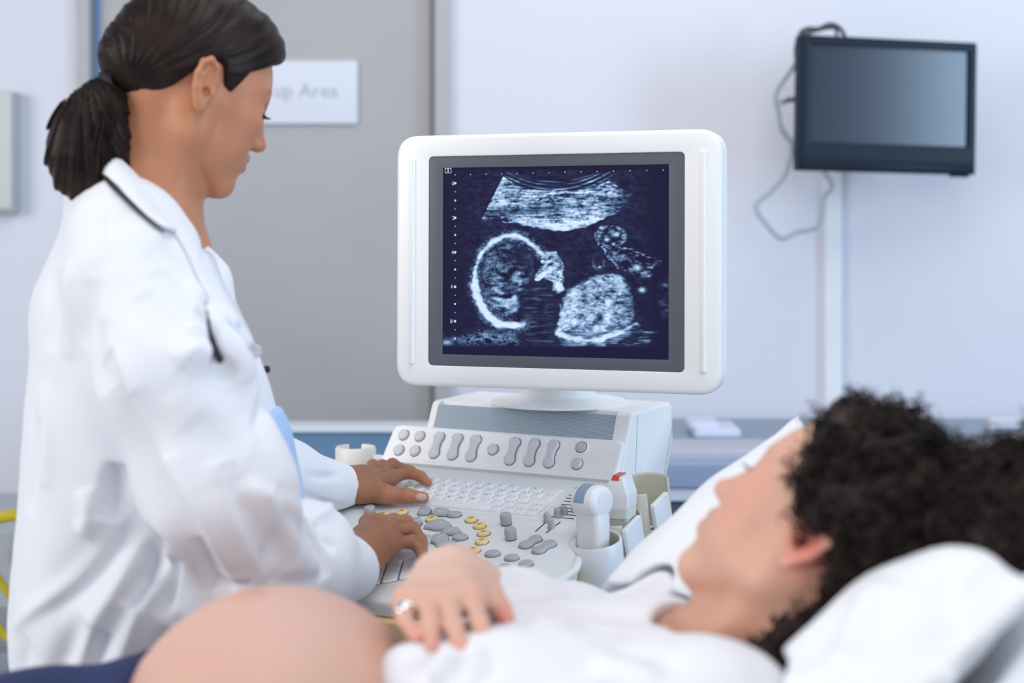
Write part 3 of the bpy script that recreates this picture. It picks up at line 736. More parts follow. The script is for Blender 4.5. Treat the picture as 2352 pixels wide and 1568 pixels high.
    lay((1-sm(-14, 12, line([(975, 1165), (1040, 1192), (1120, 1203), (1220, 1192), (1310, 1155), (1390, 1110)], [18, 17, 17, 14, 11, 5])+mid*5))*(.92+.08*fine))
    lay(.5*(1-sm(-30, 30, poly([(985, 1150), (1390, 1130), (1330, 1200), (1230, 1236), (1000, 1236)])+mid*14))*np.clip(.7+.25*streak, 0, 1.3))
    lay((1-sm(-14, 10, line([(990, 1010), (1010, 1080), (985, 1150)], [8, 18, 14])+mid*6))*(.8+.08*fine))
    # limb
    lm = np.hypot((X_-1260)/88, (Y_-650)/60)
    lay((1-sm(.88, 1.08, lm+mid*.06))*np.clip(.12+.14*mid+.10*fine+.25*np.exp(-((lm-.9)/.12)**2), 0, .8))
    for x, y, r, a in [(1215, 607, 15, .9), (1290, 640, 19, .95), (1240, 668, 16, .85), (1200, 650, 12, .6), (1275, 692, 12, .7), (1395, 818, 24, .95), (1418, 935, 20, .8), (1455, 860, 11, .5), (1330, 660, 14, .6), (1200, 815, 12, .6)]:
        lay(a*np.exp(-(np.hypot(X_-x, (Y_-y)*1.3)/r)**2*1.3)*(1+.15*fine))
    lay(np.clip(.35+.25*fine+.2*mid, 0, .9)*(1-sm(-4, 8, line([(1205, 690), (1250, 760), (1300, 820)], [6, 6, 4])+mid*3)))
    lay(np.clip(.25+.2*fine+.2*mid, 0, .9)*(1-sm(-4, 8, line([(1310, 705), (1400, 735), (1510, 785)], [6, 5, 4])+mid*3)))
    lay(np.clip(.11+.10*fine+.12*mid, 0, .5)*(1-sm(-25, 12, poly([(1215, 690), (1310, 700), (1510, 790), (1460, 880), (1340, 850), (1260, 770)]))))
    lay(np.clip(.3+.2*mid, 0, .8)*np.exp(-((np.hypot((X_-1195)/28, (Y_-790)/36)-1)/.35)**2)*.45)
    lay(np.clip(.16+.14*mid, 0, .5)*(1-sm(-40, 10, poly([(1510, 880), (1560, 860), (1560, 1080), (1520, 1080), (1490, 980)]))))
    # haze at the bottom
    hz_ = poly([(350, 1180), (470, 1170), (560, 1130), (660, 1140), (775, 1150), (780, 1236), (350, 1236)])
    dia = blur(rng.standard_normal((ny, nx)), 1.2*q, .6*q); dia = dia/dia.std()
    lay((1-sm(-35, 10, hz_+mid*12))*np.clip(.26+.10*dia+.14*mid, 0, .8)); lay(.6*np.exp(-(np.hypot((X_-375)/30, (Y_-1215)/14))**2))
    lay((1-sm(-30, 10, poly([(1340, 1236), (1400, 1190), (1470, 1150), (1480, 1190), (1430, 1236)])+mid*10))*np.clip(.2+.2*streak, 0, .6))
    lay(np.clip(.028+.022*mid+.012*fine, 0, .1)*(1-sm(1380, 1500, X_))*sm(380, 560, X_)*(Y_ > 300))
    L *= (1-sm(1234, 1240, Y_))
    # ruler marks
    def dot(x, y, r, a): L[:] = np.maximum(L, a*(1-sm(r-.9, r+1.2, np.hypot(X_-x, Y_-y))))
    for i in range(14):
        x = 430+(1535-430)*i/13; dot(x, 326-28*i/13, 3.0, .75)
    col = lambda y: np.interp(y, [325, 1195], [431, 420])
    for i in range(10):
        y = 371+183*i/2; dot(col(y), y, 6.5 if i % 2 == 0 else 5, .95)
        if i < 9: dot(col(y+45), y+45, 2.8, .7)
    L[:] = np.clip(L, 0, 1)
    g = L**.9
    stops = [0, .12, .35, .65, 1]
    cr = np.interp(g, stops, [.012, .024, .085, .33, .70]); cg = np.interp(g, stops, [.010, .030, .16, .49, .84]); cb = np.interp(g, stops, [.040, .080, .30, .73, 1.0])
    # a little red in the glass towards the left edge
    return np.stack([cr, cg, cb, np.ones_like(cr)], -1)
nx, ny = 470, 400
img = scan_picture(nx, ny)
ii, jj = np.meshgrid(np.arange(nx), np.arange(ny))
sx = sx0_+(sx1_-sx0_)*ii/(nx-1); sy = sy1_+(sy0_-sy1_)*jj/(ny-1)
o_ = np.array(FM.at(0, 0, -.0045)); V = (o_+sx[..., None]*np.array(FM.u)+sy[..., None]*np.array(FM.v)).reshape(-1, 3)
idx = (jj*nx+ii); F = np.stack([idx[1:, :-1], idx[1:, 1:], idx[:-1, 1:], idx[:-1, :-1]], -1).reshape(-1, 4)
m = bpy.data.materials.new('scan_display'); m.use_nodes = True; nt = m.node_tree; bs = nt.nodes['Principled BSDF']
ca = nt.nodes.new('ShaderNodeVertexColor'); ca.layer_name = 'scan'
bs.inputs['Base Color'].default_value = (.004, .004, .008, 1); bs.inputs['Roughness'].default_value = .4; bs.inputs['Specular IOR Level'].default_value = .06
nt.links.new(ca.outputs[0], bs.inputs['Emission Color']); bs.inputs['Emission Strength'].default_value = 1.35
scr = mesh_obj('screen', V, F, m, mo, True, None)
cl = scr.data.color_attributes.new('scan', 'FLOAT_COLOR', 'POINT'); cl.data.foreach_set('color', img.reshape(-1).astype(np.float32))
M['glow'] = bpy.data.materials.new('screen_lettering'); M['glow'].use_nodes = True
bs = M['glow'].node_tree.nodes['Principled BSDF']; bs.inputs['Base Color'].default_value = (0, 0, 0, 1); bs.inputs['Emission Color'].default_value = (.55, .66, .85, 1); bs.inputs['Emission Strength'].default_value = 1.15
for s_, (zx, zy) in [('0', (411, 372)), ('2', (412, 555)), ('4', (409, 738)), ('6', (405, 918)), ('8', (402, 1103))]:
    b = MB(); a_, c_ = FM.hit(860+zx*.4337, 260+zy*.4337); b.text(s_, FM, a_, c_, -.0042, .0085); b.build('numeral', M['glow'], scr)
a_, c_ = FM.hit(860+385*.4337, 260+303*.4337); b = MB()
b.ring(rect(.0090, .0066, a_, c_), rect(.0082, .0058, a_, c_), FM, -.0044, -.0042, .00005, .0001, 1); b.box(FM.at(a_, c_, -.0043), FM.u, FM.v, FM.n, .0009, .0022, .0001); b.build('screen_icon', M['glow'], scr)

# probe cups along the right side
cups = [(.229, -.150), (.230, -.070), (.231, .018)]
for k, (cs, ct_) in enumerate(cups):
    b = MB(); c = FA.at(cs, ct_, -.065 if k == 0 else -.066); R_ = (.0362, .036, .0435)[k]
    if k == 0:
        b.mi = 1; b.lathe(c, FA.n, [(.010, -.006), (.024, -.003), (R_-.002, .006), (R_, .014), (R_, .066), (R_-.0015, .0685), (R_-.0035, .066)], 40, caps=(True, False)); b.mi = 0
        b.lathe(c, FA.n, [(R_-.0035, .0660), (R_-.0035, -.001), (.002, -.003)], 40, caps=(False, True))
        o = b.build('probe_cup', [M['cup_cream'], M['cup_white']], us)
        b = MB(); b.tube([c-FA.n*.005, c-FA.n*.03, c-FA.n*.09-FA.u*.02], [.009, .006, .006], 12); b.build('cup_bracket', M['cup_white'], o)
    else:
        H_ = (.066, .080)[k-1]; g_ = math.radians(52)
        b.sweep(c, FA.n, [(R_-.0035, 0), (R_, .004), (R_, H_), (R_-.0017, H_+.0025), (R_-.0035, H_)], g_, 2*math.pi-g_*1.15, 40, FA.u)
        b.lathe(c, FA.n, [(.004, -.007), (R_*.8, -.007), (R_*.8, -.005), (.003, -.005)], 32)
        o = b.build('probe_cup', M['cup_cream'], us)
        fc_ = Frame(FA.at(cs+R_*.70, ct_-.008, -.036), FA.v, FA.n-FA.u*.10, FA.u+FA.n*.10)
        b = MB(); b.prism(rounded([(-.032, -.040), (.022, -.040), (.026, .036), (-.029, .036)], .004, 4), fc_, -.002, .004, .002, 3)
        b.build('cup_plate', M['cup_white'], o)
# open ring holder on the left side
rc = P(817, 1047, 2.37)
b = MB(); b.sweep(rc, ZZ, [(.0265, -.014), (.031, -.016), (.034, -.012), (.034, .012), (.032, .016), (.0285, .016), (.0262, .012)], math.radians(-240), math.radians(75), 40, Vector((1, 0, 0)))
M['holder'] = mat('holder_plastic', (.80, .80, .76), .4)
rh = b.build('ring_holder', M['holder'], us)
b = MB(); b.tube([rc+Vector((-.03, -.012, -.01)), rc+Vector((-.055, -.03, -.02))], .004, 8); b.build('holder_peg', M['cup_white'], rh)
b = MB(); b.tube(spline([rc+Vector((.030, -.012, -.004)), rc+Vector((.045, -.01, -.004)), rc+Vector((.07, -.03, -.018)), FA.at(-.24, .04, -.01)], 5), .007, 10); b.build('holder_arm', M['cup_white'], rh)
# cart body under the console
ca_ = FA.at(-.02, -.03); FCb = Frame((ca_.x, ca_.y, 0), UU, VH)
b = MB(); b.prism(rounded(rect(.46, .34), .03, 5), FCb, .14, .86, .01, 3); bd = b.build('cart_body', M['chassis'], us)
b = MB()
for k in range(9): b.box(FCb.at(.2315, -.10+.0*k, .80-.014*k), UU, VH, ZZ, .001, .05, .004)
b.build('vent_slats', M['bezel'], bd)
b = MB(); b.prism(rounded(rect(.52, .56), .05, 5), FCb, .09, .14, .01, 3); b.build('cart_base', M['panel'], us)
for sa in (-.2, .2):
    for sb in (-.22, .22):
        b = MB(); b.lathe(FCb.at(sa, sb, .045)-UU*.015, UU, [(.02, 0), (.042, .003), (.045, .008), (.045, .022), (.042, .027), (.02, .03)], 24); b.box(FCb.at(sa, sb, .08), UU, VH, ZZ, .012, .012, .015); b.build('caster', M['chassis'], us)

# two probes standing in the cups
def sect(c, ax, ay, hx, hy, r, n=5): return [c+ax*p[0]+ay*p[1] for p in rounded(rect(hx*2, hy*2), r, n)]
M['probe'] = mat('probe_white', (.83, .84, .86), .3)
M['probe_grey'] = mat('probe_warm_grey', (.66, .66, .62), .35)
M['lens'] = mat('probe_blue_grey_lens', (.27, .36, .48), .4)
M['red'] = mat('red_marker', (.62, .07, .035), .4)
pc = FA.at(*cups[0], -.050)-UU*.003-FA.v*.008
pr = empty('convex_probe', pc, 'white curved scan probe with blue-grey lens in the nearest cup', 'probe')
rz = math.radians(-14); ax = UU*math.cos(rz)+VH*math.sin(rz); ay = VH*math.cos(rz)-UU*math.sin(rz)
ax2 = (ax+ZZ*.03).normalized(); az2 = (ZZ-ax*.03).normalized()
b = MB(); secs = []
for h, hx, hy in [(0.0, .012, .009), (.004, .018, .013), (.04, .0200, .0160), (.075, .0208, .0170), (.088, .0195, .018), (.102, .0175, .018)]:
    secs.append(sect(pc+az2*h, ax2, ay, hx, hy, min(hx, hy)*.7))
b.loft(secs); b.build('handle', M['probe'], pr)
fh_ = Frame(pc+az2*.102, ay, az2, ax2)      # side view of the head: a = away, b = up
def arc_head(r, drop):
    return [(r*math.cos(t), r*.92*math.sin(t)) for t in [math.pi*k/22 for k in range(23)]]+[(r*math.cos(t), drop*math.sin(t)) for t in [math.pi+math.pi*k/22 for k in range(1, 22)]]
b = MB(); b.prism(arc_head(.0255, .022), fh_, -.0215, .0200, .009, 5, True); b.build('head', M['probe'], pr)
b = MB(); r_ = .0261; t0_, t1_ = math.radians(62), math.radians(176)
V = []; F = []; n1 = 18; W_ = [(-.0125, -.0012), (-.0120, 0), (.0050, 0), (.0055, -.0012)]
for i in range(n1+1):
    t = t0_+(t1_-t0_)*i/n1
    for w_, dr in W_: V.append(fh_.at((r_+dr)*math.cos(t), (r_+dr)*.92*math.sin(t), w_))
for i in range(n1):
    for q in range(3): F.append([i*4+q, i*4+q+1, (i+1)*4+q+1, (i+1)*4+q])
b.add(V, F); b.build('lens', M['lens'], pr)
pc = FA.at(*cups[1], -.058)-FA.v*.011
pr = empty('linear_probe', pc, 'white angular scan probe with a red stripe in the middle cup', 'probe')
rz = math.radians(6); ax = UU*math.cos(rz)+VH*math.sin(rz); ay = VH*math.cos(rz)-UU*math.sin(rz)
b = MB(); secs = []
for h, hx, hy in [(0, .009, .008), (.006, .013, .012), (.044, .0155, .0155), (.060, .0172, .018), (.061, .0185, .021), (.075, .0185, .0215), (.076, .0178, .0205)]:
    secs.append(sect(pc+ZZ*h, ax, ay, hx, hy, .006))
b.loft(secs); b.build('handle', M['probe_grey'], pr)
b = MB(); secs = []
for h, hx, hy, dx in [(.076, .0185, .021, 0), (.092, .0190, .022, 0), (.096, .0185, .022, 0), (.110, .0125, .021, .001), (.119, .009, .019, .003)]:
    secs.append(sect(pc+ZZ*h+ax*dx, ax, ay, hx, hy, .004))
b.loft(secs); b.build('head', M['probe'], pr)
b = MB(); secs = []
for h, hx, hy, dx in [(.1135, .0102, .0135, .0010), (.1195, .0084, .0125, .0020), (.1205, .0078, .012, .0022)]:
    secs.append(sect(pc+ZZ*h+ax*(dx-.0015)-ay*.004, ax, ay, hx*.62, hy*1.25, .002))
b.loft(secs); b.build('red_stripe', M['red'], pr)
# ------------------------------------------------------------------ soft bodies: distance fields turned into one skin
def A3(v): return np.array((v[0], v[1], v[2]), float)
class Field:
    def __init__(s): s.p = []          # (distance function, blend, sign)
    def add(s, fn, k=.01, sign=1): s.p.append((fn, k, sign)); return s
    def cone(s, a, b, ra, rb, k=.01, sign=1):
        a = A3(a); b = A3(b); d = b-a; L = max(d@d, 1e-12)
        def fn(X):
            w = X-a; t = np.clip((w@d)/L, 0, 1)
            return np.sqrt(((w-t[:, None]*d)**2).sum(1))-(ra+t*(rb-ra))
        return s.add(fn, k, sign)
    def chain(s, pts, rs, k=.01, sign=1, kin=None):
        for i in range(len(pts)-1): s.cone(pts[i], pts[i+1], rs[i], rs[i+1], k if i == 0 or kin is None else kin, sign)
        return s
    def ell(s, c, r, k=.01, sign=1, axes=None):
        c = A3(c); r = np.array(r, float); Rm = None if axes is None else np.array([A3(a) for a in axes])
        def fn(X):
            w = X-c
            if Rm is not None: w = w@Rm.T
            q = w/r; k0 = np.sqrt((q*q).sum(1))+1e-9; k1 = np.sqrt(((q/r)**2).sum(1))+1e-9
            return k0*(k0-1)/k1
        return s.add(fn, k, sign)
    def ev(s, X, sel=None, vals=None):
        d = None
        for i, (fn, k, sg) in enumerate(s.p):
            if sel is not None and not sel[i]: continue
            v = fn(X)
            if d is None: d = v if sg > 0 else np.full(len(X), 1.0); 
            elif sg > 0:
                h = np.maximum(k-np.abs(d-v), 0)/k; d = np.minimum(d, v)-h*h*k*.25
            else:
                v = -v; h = np.maximum(k-np.abs(d-v), 0)/k; d = np.maximum(d, v)+h*h*k*.25
        return d if d is not None else np.full(len(X), 1.0)
    def grad(s, X, e=.0015):
        g = np.stack([s.ev(X+np.eye(3)[i]*e)-s.ev(X-np.eye(3)[i]*e) for i in range(3)], 1)
        return g/np.maximum(1e-9, np.linalg.norm(g, axis=1))[:, None]
    def hit(s, px, py, y0=.8, y1=3.0):
        """first surface point seen through a pixel of the photograph"""
        r = np.array([(px-CX)/FPX, 1, -(py-HY)/FPX]); c = np.array([0, 0, CAMZ]); t = y0
        for _ in range(90):
            X = (c+r*t)[None]; d = float(s.ev(X)[0])
            if d < 4e-4: break
            t += max(d*.8, 4e-4)
            if t > y1: return None
        return c+r*t
    def fold(s, pts, r, depth, k=.006, base=None):
        """a deep gape cut along the surface under the listed pixels"""
        base = base or s; H = [A3(v) for v in spline([h for h in (base.hit(*p) for p in pts) if h is not None], 3)]
        N = base.grad(np.array(H)); n = len(H); rs = []; Q = []
        for lv in (0, .33, .66, 1):
            Q = []; rs = []
            for i, (h, q) in enumerate(zip(H, N)):
                w = math.sin(math.pi*(i+.6)/(n+.2))**.7; Q.append(h+q*(r*.6-(r*.6+depth)*lv*w)); rs.append(r*(.35+.65*w)*(1-.55*lv))
            s.chain(Q, rs, k, -1)
        return s
    def mesh(s, h, lo, hi, disp=None, clip=None):
        """skin of the field on a grid of step h inside the box lo..hi"""
        B = 16; lo = np.array(lo, float); hi = np.array(hi, float)
        g = openvdb.FloatGrid(background=.1)
        nb = np.ceil((hi-lo)/(h*B)).astype(int); half = h*B*.5*math.sqrt(3)
        bi = np.stack(np.meshgrid(*[np.arange(n) for n in nb], indexing='ij'), -1).reshape(-1, 3)
        cen = lo+(bi+.5)*h*B
        vals = np.stack([fn(cen) for fn, k, sg in s.p], 1)
        sg = np.array([q[2] for q in s.p]); kk = np.array([q[1] for q in s.p])
        full = s.ev(cen)
        off = np.stack(np.meshgrid(*[np.arange(B)]*3, indexing='ij'), -1).reshape(-1, 3)
        pm = np.where(sg[None] > 0, vals, 9).min(1)
        for j in range(len(bi)):
            if abs(full[j]) > half*1.5+.006:
                if full[j] < 0:
                    a = (bi[j]*B).tolist(); g.fill(tuple(a), tuple(int(x)+B-1 for x in a), -.1, True)
                continue
            sel = np.where(sg > 0, vals[j] < pm[j]+2*half*1.25+kk, vals[j] < 1.6*half+kk+.004)
            X = lo+(bi[j]*B+off)*h
            d = s.ev(X, sel)
            if disp is not None: d = d-disp(X)
            g.copyFromArray(d.reshape(B, B, B).astype(np.float64), ijk=tuple(int(x) for x in bi[j]*B))
        pts, quads = g.convertToQuads(0.0)[:2]
        pts = np.asarray(pts, float)*h+lo
        return pts, np.asarray(quads)[:, ::-1]
class Drape:
    """cloth folds: each is a line over the surface with its own height and a width on either side"""
    def __init__(s, base): s.b = base; s.L = []
    def add(s, pts, amp, wl, wr, fade=.5):
        H = [h for h in (s.b.hit(*p) for p in pts) if h is not None]
        if len(H) < 2: return
        H = np.array([A3(v) for v in spline(H, 4)]); N = s.b.grad(H); T = np.gradient(H, axis=0); S = np.cross(T, N); S /= np.linalg.norm(S, axis=1)[:, None]+1e-9
        t = np.linspace(0, 1, len(H)); s.L.append((H, S, 1.35*amp*np.sin(math.pi*np.clip(t, 0, 1))**(fade+.25), wl, wr, H.min(0), H.max(0)))
    def __call__(s, X):
        out = np.zeros(len(X)); lo = X.min(0); hi = X.max(0)
        for H, S, am, wl, wr, a, b in s.L:
            m = 2.4*max(wl, wr)
            if (lo > b+m).any() or (hi < a-m).any(): continue
            best = np.full(len(X), 1e9); g = np.zeros(len(X)); n = len(H)
            for i in range(n-1):
                d = H[i+1]-H[i]; L = d@d+1e-12; w = X-H[i]; tr = (w@d)/L; t = np.clip(tr, 0, 1); v = w-t[:, None]*d; dd = (v*v).sum(1); q = dd < best
                if not q.any(): continue
                Sx = S[i]*(1-t[:, None])+S[i+1]*t[:, None]; sd = (v*Sx).sum(1); a_ = am[i]*(1-t)+am[i+1]*t
                nd = np.sqrt(np.maximum(dd-sd*sd, 0))
                gg = a_*np.where(sd > 0, np.exp(-(sd/wr)**2), np.exp(-(sd/wl)**2))*np.exp(-(np.maximum(nd-.012, 0)/.02)**2)
                best = np.where(q, dd, best); g = np.where(q, gg, g)
            out += g
        return out
def waves(seed, n, lam, amp, dirs=None):
    """gentle cloth unevenness: a few crossing waves"""
    r = np.random.default_rng(seed); K = r.standard_normal((n, 3))
    if dirs is not None: K *= np.array(dirs)
    K = K/np.linalg.norm(K, axis=1)[:, None]*(2*math.pi/(lam*(.7+.8*r.random(n))))[:, None]; ph = r.random(n)*6.28; A_ = amp*(.5+r.random(n))/math.sqrt(n)
    return lambda X: (np.sin(X@K.T+ph)*A_).sum(1)
def skin_obj(name, V, F, m, parent, smooth_it=0, tint=None):
    o = mesh_obj(name, V, F, m, parent, True, None)
    if smooth_it:
        md = o.modifiers.new('smooth', 'SMOOTH'); md.factor = .5; md.iterations = smooth_it
    if tint is not None:
        ca = o.data.color_attributes.new('tint', 'FLOAT_COLOR', 'POINT')
        ca.data.foreach_set('color', np.concatenate([tint, np.ones((len(tint), 1))], 1).reshape(-1).astype(np.float32))
    return o
def skin_mat(name, rough=.48, sss=.25):
    m = mat(name, (.5, .3, .2), rough, .12, 900, spec=.35, sss=sss)
    nt = m.node_tree; b = nt.nodes['Principled BSDF']; vc = nt.nodes.new('ShaderNodeVertexColor'); vc.layer_name = 'tint'
    nt.links.new(vc.outputs[0], b.inputs['Base Color']); return m
def spots(V, base, lst):
    """skin colour per point: base, blended towards each (centre, radii, colour, strength)"""
    C = np.tile(np.array(base), (len(V), 1))
    for c, r, col, a, *p in lst:
        w = a*np.exp(-((((V-A3(c))/np.array(r))**2).sum(1))**(p[0] if p else 1)); C = C*(1-w[:, None])+np.array(col)*w[:, None]
    return C

class HeadFrame:
    """x forward, y to the person's left, z to the crown; origin midway between the ear canals"""
    def __init__(s, o, F_, U_, sc=1.0):
        s.x = Vector(F_).normalized(); s.z = Vector(U_); s.z = (s.z-s.x*s.z.dot(s.x)).normalized(); s.y = s.z.cross(s.x); s.o = Vector(o); s.k = sc
    def __call__(s, x, y, z): return s.o+(s.x*x+s.y*y+s.z*z)*s.k
    def dirs(s): return [s.x, s.y, s.z]
def head_field(f, H, ears=(1, -1), lips=1.0, flare=.10):
    k = H.k; D = H.dirs()
    def E(c, r, kk, sign=1, ax=None): f.ell(H(*c), [v*k for v in r], kk*k, sign, ax or D)
    def C(a, b, ra, rb, kk, sign=1): f.cone(H(*a), H(*b), ra*k, rb*k, kk*k, sign)
    E((-.006, 0, .042), (.097, .0735, .090), .01)
    E((.046, 0, .012), (.045, .061, .058), .03)
    E((.044, 0, -.030), (.045, .050, .058), .03)
    for s in (1, -1):
        C((.006, s*.049, -.050), (.074, s*.014, -.087), .014, .013, .024)
        C((.004, s*.055, -.012), (.006, s*.050, -.052), .014, .014, .022)
        E((.060, s*.040, -.010), (.026, .019, .017), .02)
        E((.055, s*.034, -.042), (.027, .021, .028), .02)
        C((.084, 0, .032), (.068, s*.044, .033), .0115, .010, .012)
    E((.079, 0, -.087), (.0165, .018, .0145), .018)
    E((.080, 0, -.052), (.019, .027, .022), .016)
    for s in (1, -1): E((.094, s*.031, .012), (.017, .018, .0125), .014, -1)
    for s in (1, -1): E((.0765, s*.031, .012), (.0115, .0145, .0115), .005)
    C((.0895, 0, .020), (.1075, 0, -.017), .0075, .0085, .012)
    E((.1085, 0, -.0205), (.0095, .0098, .0082), .008)
    for s in (1, -1): E((.0985, s*.0110, -.0235), (.0095, .0062, .0068), .006)
    for s in (1, -1): E((.1030, s*.0058, -.0305), (.0045, .0028, .0036), .003, -1)
    for s in (1, -1):
        C((.0985, s*.003, -.0425), (.0865, s*.022, -.0495), .0052*lips, .0030, .006)
        C((.0965, 0, -.0560), (.0860, s*.020, -.0515), .0064*lips, .0030, .006)
        C((.1075, 0, -.0497), (.0890, s*.024, -.0500), .0014, .0010, .003, -1)
    for s in ears:
        ax = [ (H.x*math.cos(flare)-H.y*(s*math.sin(flare))), (H.y*math.cos(flare)+H.x*(s*math.sin(flare))), H.z]
        tilt = .16; a0 = ax[0]*math.cos(tilt)+ax[2]*math.sin(tilt); a2 = ax[2]*math.cos(tilt)-ax[0]*math.sin(tilt)
        ax = [a0, ax[1], a2]; c = H(-.010, s*.0765, -.001)
        q = lambda x, y, z: c+(ax[0]*x+ax[1]*(y*s)+ax[2]*z)*k
        f.ell(q(-.002, 0.002, .003), [.0155*k, .0052*k, .029*k], .006*k, 1, ax)
        f.ell(q(-.001, .0085, .006), [.0105*k, .0050*k, .020*k], .003*k, -1, ax)
        rim = [(.011, .000, -.006), (.012, .003, .010), (.008, .006, .026), (-.002, .0075, .033), (-.012, .0085, .027), (-.0165, .009, .012), (-.0145, .008, -.006), (-.008, .0065, -.020)]
        f.chain([q(*p) for p in rim], [.0028*k, .003*k, .0034*k, .0036*k, .0036*k, .0034*k, .0032*k, .003*k], .003*k)
        f.chain([q(*p) for p in [(-.002, .006, .021), (-.0085, .007, .012), (-.0085, .0065, -.004), (-.003, .006, -.013)]], [.002*k, .0026*k, .0028*k, .0026*k], .003*k)
        f.ell(q(-.002, .004, -.0235), [.0075*k, .0042*k, .0090*k], .004*k, 1, ax)
        f.ell(q(.0095, .004, -.006), [.0045*k, .0035*k, .006*k], .003*k, 1, ax)
        f.ell(q(.0015, .001, -.007), [.0048*k, .0080*k, .0062*k], .003*k, -1, ax)
def hand_field(f, wrist, fingers, thumb, rw=.021, k=1.0, palm_r=.0135, k_palm=.022):
    """palm webbed from the wrist to the knuckles, fingers as jointed tapering chains"""
    W = A3(wrist); mc = [A3(q[0]) for q in fingers]
    for m_ in mc: f.cone(W+(m_-W)*.12, m_, palm_r*1.15*k, .0098*k, k_palm*k)
    for a, b in zip(mc, mc[1:]): f.cone(a, b, .0088*k, .0088*k, .012*k); f.cone(W*.45+a*.55, W*.45+b*.55, .0115*k, .0115*k, .015*k)
    for i, q in enumerate(fingers):
        r0 = (.0090, .0092, .0088, .0078)[i]*k
        f.chain(q, [r0*1.06, r0*1.0, r0*.90, r0*.74], .005*k, 1, .0025*k)
        f.ell(q[0], [.0100*k]*3, .010*k); f.ell(q[1], [r0*1.07]*3, .004*k)
    f.cone(W+(A3(thumb[0])-W)*.3, thumb[0], .017*k, .0155*k, .018*k)
    f.chain(thumb, [.0150*k, .0112*k, .0104*k, .0078*k], .012*k, 1, .004*k)
    f.cone(A3(thumb[1]), mc[0]*.6+W*.4, .008*k, .011*k, .018*k)
# ------------------------------------------------------------------ doctor
M['skin_d'] = skin_mat('brown_skin', .46, .2)
M['coat'] = mat('white_coat_cotton', (.80, .82, .87), .8, .06, 1400, spec=.15)
M['hair_d'] = mat('dark_brown_hair', (.011, .006, .0055), .42, spec=.16, col2=(.026, .015, .012), var=.1, vscale=30)
M['scrub'] = mat('light_blue_scrub', (.40, .58, .86), .8)
M['tie'] = mat('black_hair_tie', (.012, .014, .02), .7)
M['beige_btn'] = mat('beige_button', (.60, .54, .52), .4)
ear = P(487, 205, 1.675); ps, th = math.radians(34), math.radians(22)
Fd = Vector((math.cos(ps)*math.cos(th), math.sin(ps)*math.cos(th), -math.sin(th))); Ld = Vector((-math.sin(ps), math.cos(ps), 0))
HD = HeadFrame(ear+Ld*.077*.985, Fd, Fd.cross(Ld), .985)
doc = empty('person', (P(330, 900, 1.75).x, 1.75, 0), 'woman doctor in a white coat with a dark ponytail, standing and typing on the console', 'person')

fd = Field()
head_field(fd, HD, ears=(1, -1))
nb_ = P(322, 520, 1.725)
fd.chain([HD(-.034, 0, -.005), P(358, 345, 1.735), P(352, 425, 1.735), nb_], [.047, .043, .042, .050], .022, 1, .03)
fd.cone(HD(.012, 0, -.078), P(392, 470, 1.735), .020, .016, .03)
fd.cone(HD(-.014, -.050, -.028), P(386, 500, 1.715), .012, .010, .022)
# hidden trunk and arms so the body is one skin
SR, SL = P(300, 630, 1.62), P(366, 650, 1.85)
ER, EL = P(555, 1300, 1.62), P(560, 1120, 2.02)
fd.chain([nb_, P(320, 620, 1.75), P(350, 1000, 1.76), P(330, 1500, 1.76), P(330, 1700, 1.76)], [.06, .085, .08, .09, .09], .04, 1, .04)
fd.cone(SR, SL, .04, .04, .05)
wr = P(818, 1290, 1.828); wl = P(786, 1117, 2.142)
fd.chain([SR, ER, ER.lerp(wr, .5), wr], [.045, .036, .034, .0235], .03, 1, .02)
fd.chain([SL, EL, EL.lerp(wl, .5), wl], [.036, .034, .034, .0240], .03, 1, .02)
rf = [[P(848, 1202, 1.925), P(905, 1196, 1.945), P(940, 1222, 1.945), P(950, 1252, 1.94)],
      [P(872, 1206, 1.905), P(932, 1200, 1.925), P(958, 1230, 1.92), P(966, 1262, 1.91)],
      [P(890, 1222, 1.885), P(947, 1214, 1.90), P(968, 1242, 1.895), P(972, 1272, 1.885)],
      [P(898, 1246, 1.868), P(946, 1243, 1.878), P(964, 1260, 1.872), P(967, 1278, 1.865)]]
hand_field(fd, wr, rf, [P(845, 1255, 1.90), P(880, 1252, 1.935), P(912, 1262, 1.945), P(935, 1272, 1.945)], k=1.06)
lf = [[P(892, 1100, 2.165), P(938, 1083, 2.175), P(966, 1094, 2.172), P(982, 1108, 2.165)],
      [P(878, 1088, 2.190), P(901, 1068, 2.215), P(930, 1079, 2.225), P(948, 1094, 2.222)],
      [P(862, 1086, 2.212), P(878, 1070, 2.24), P(902, 1080, 2.25), P(915, 1092, 2.248)],
      [P(844, 1088, 2.232), P(856, 1068, 2.255), P(872, 1078, 2.268), P(884, 1090, 2.272)]]
lt = [P(836, 1134, 2.128), P(886, 1137, 2.112), P(934, 1138, 2.106), P(973, 1142, 2.100)]
hand_field(fd, wl, lf, lt, k=1.06)
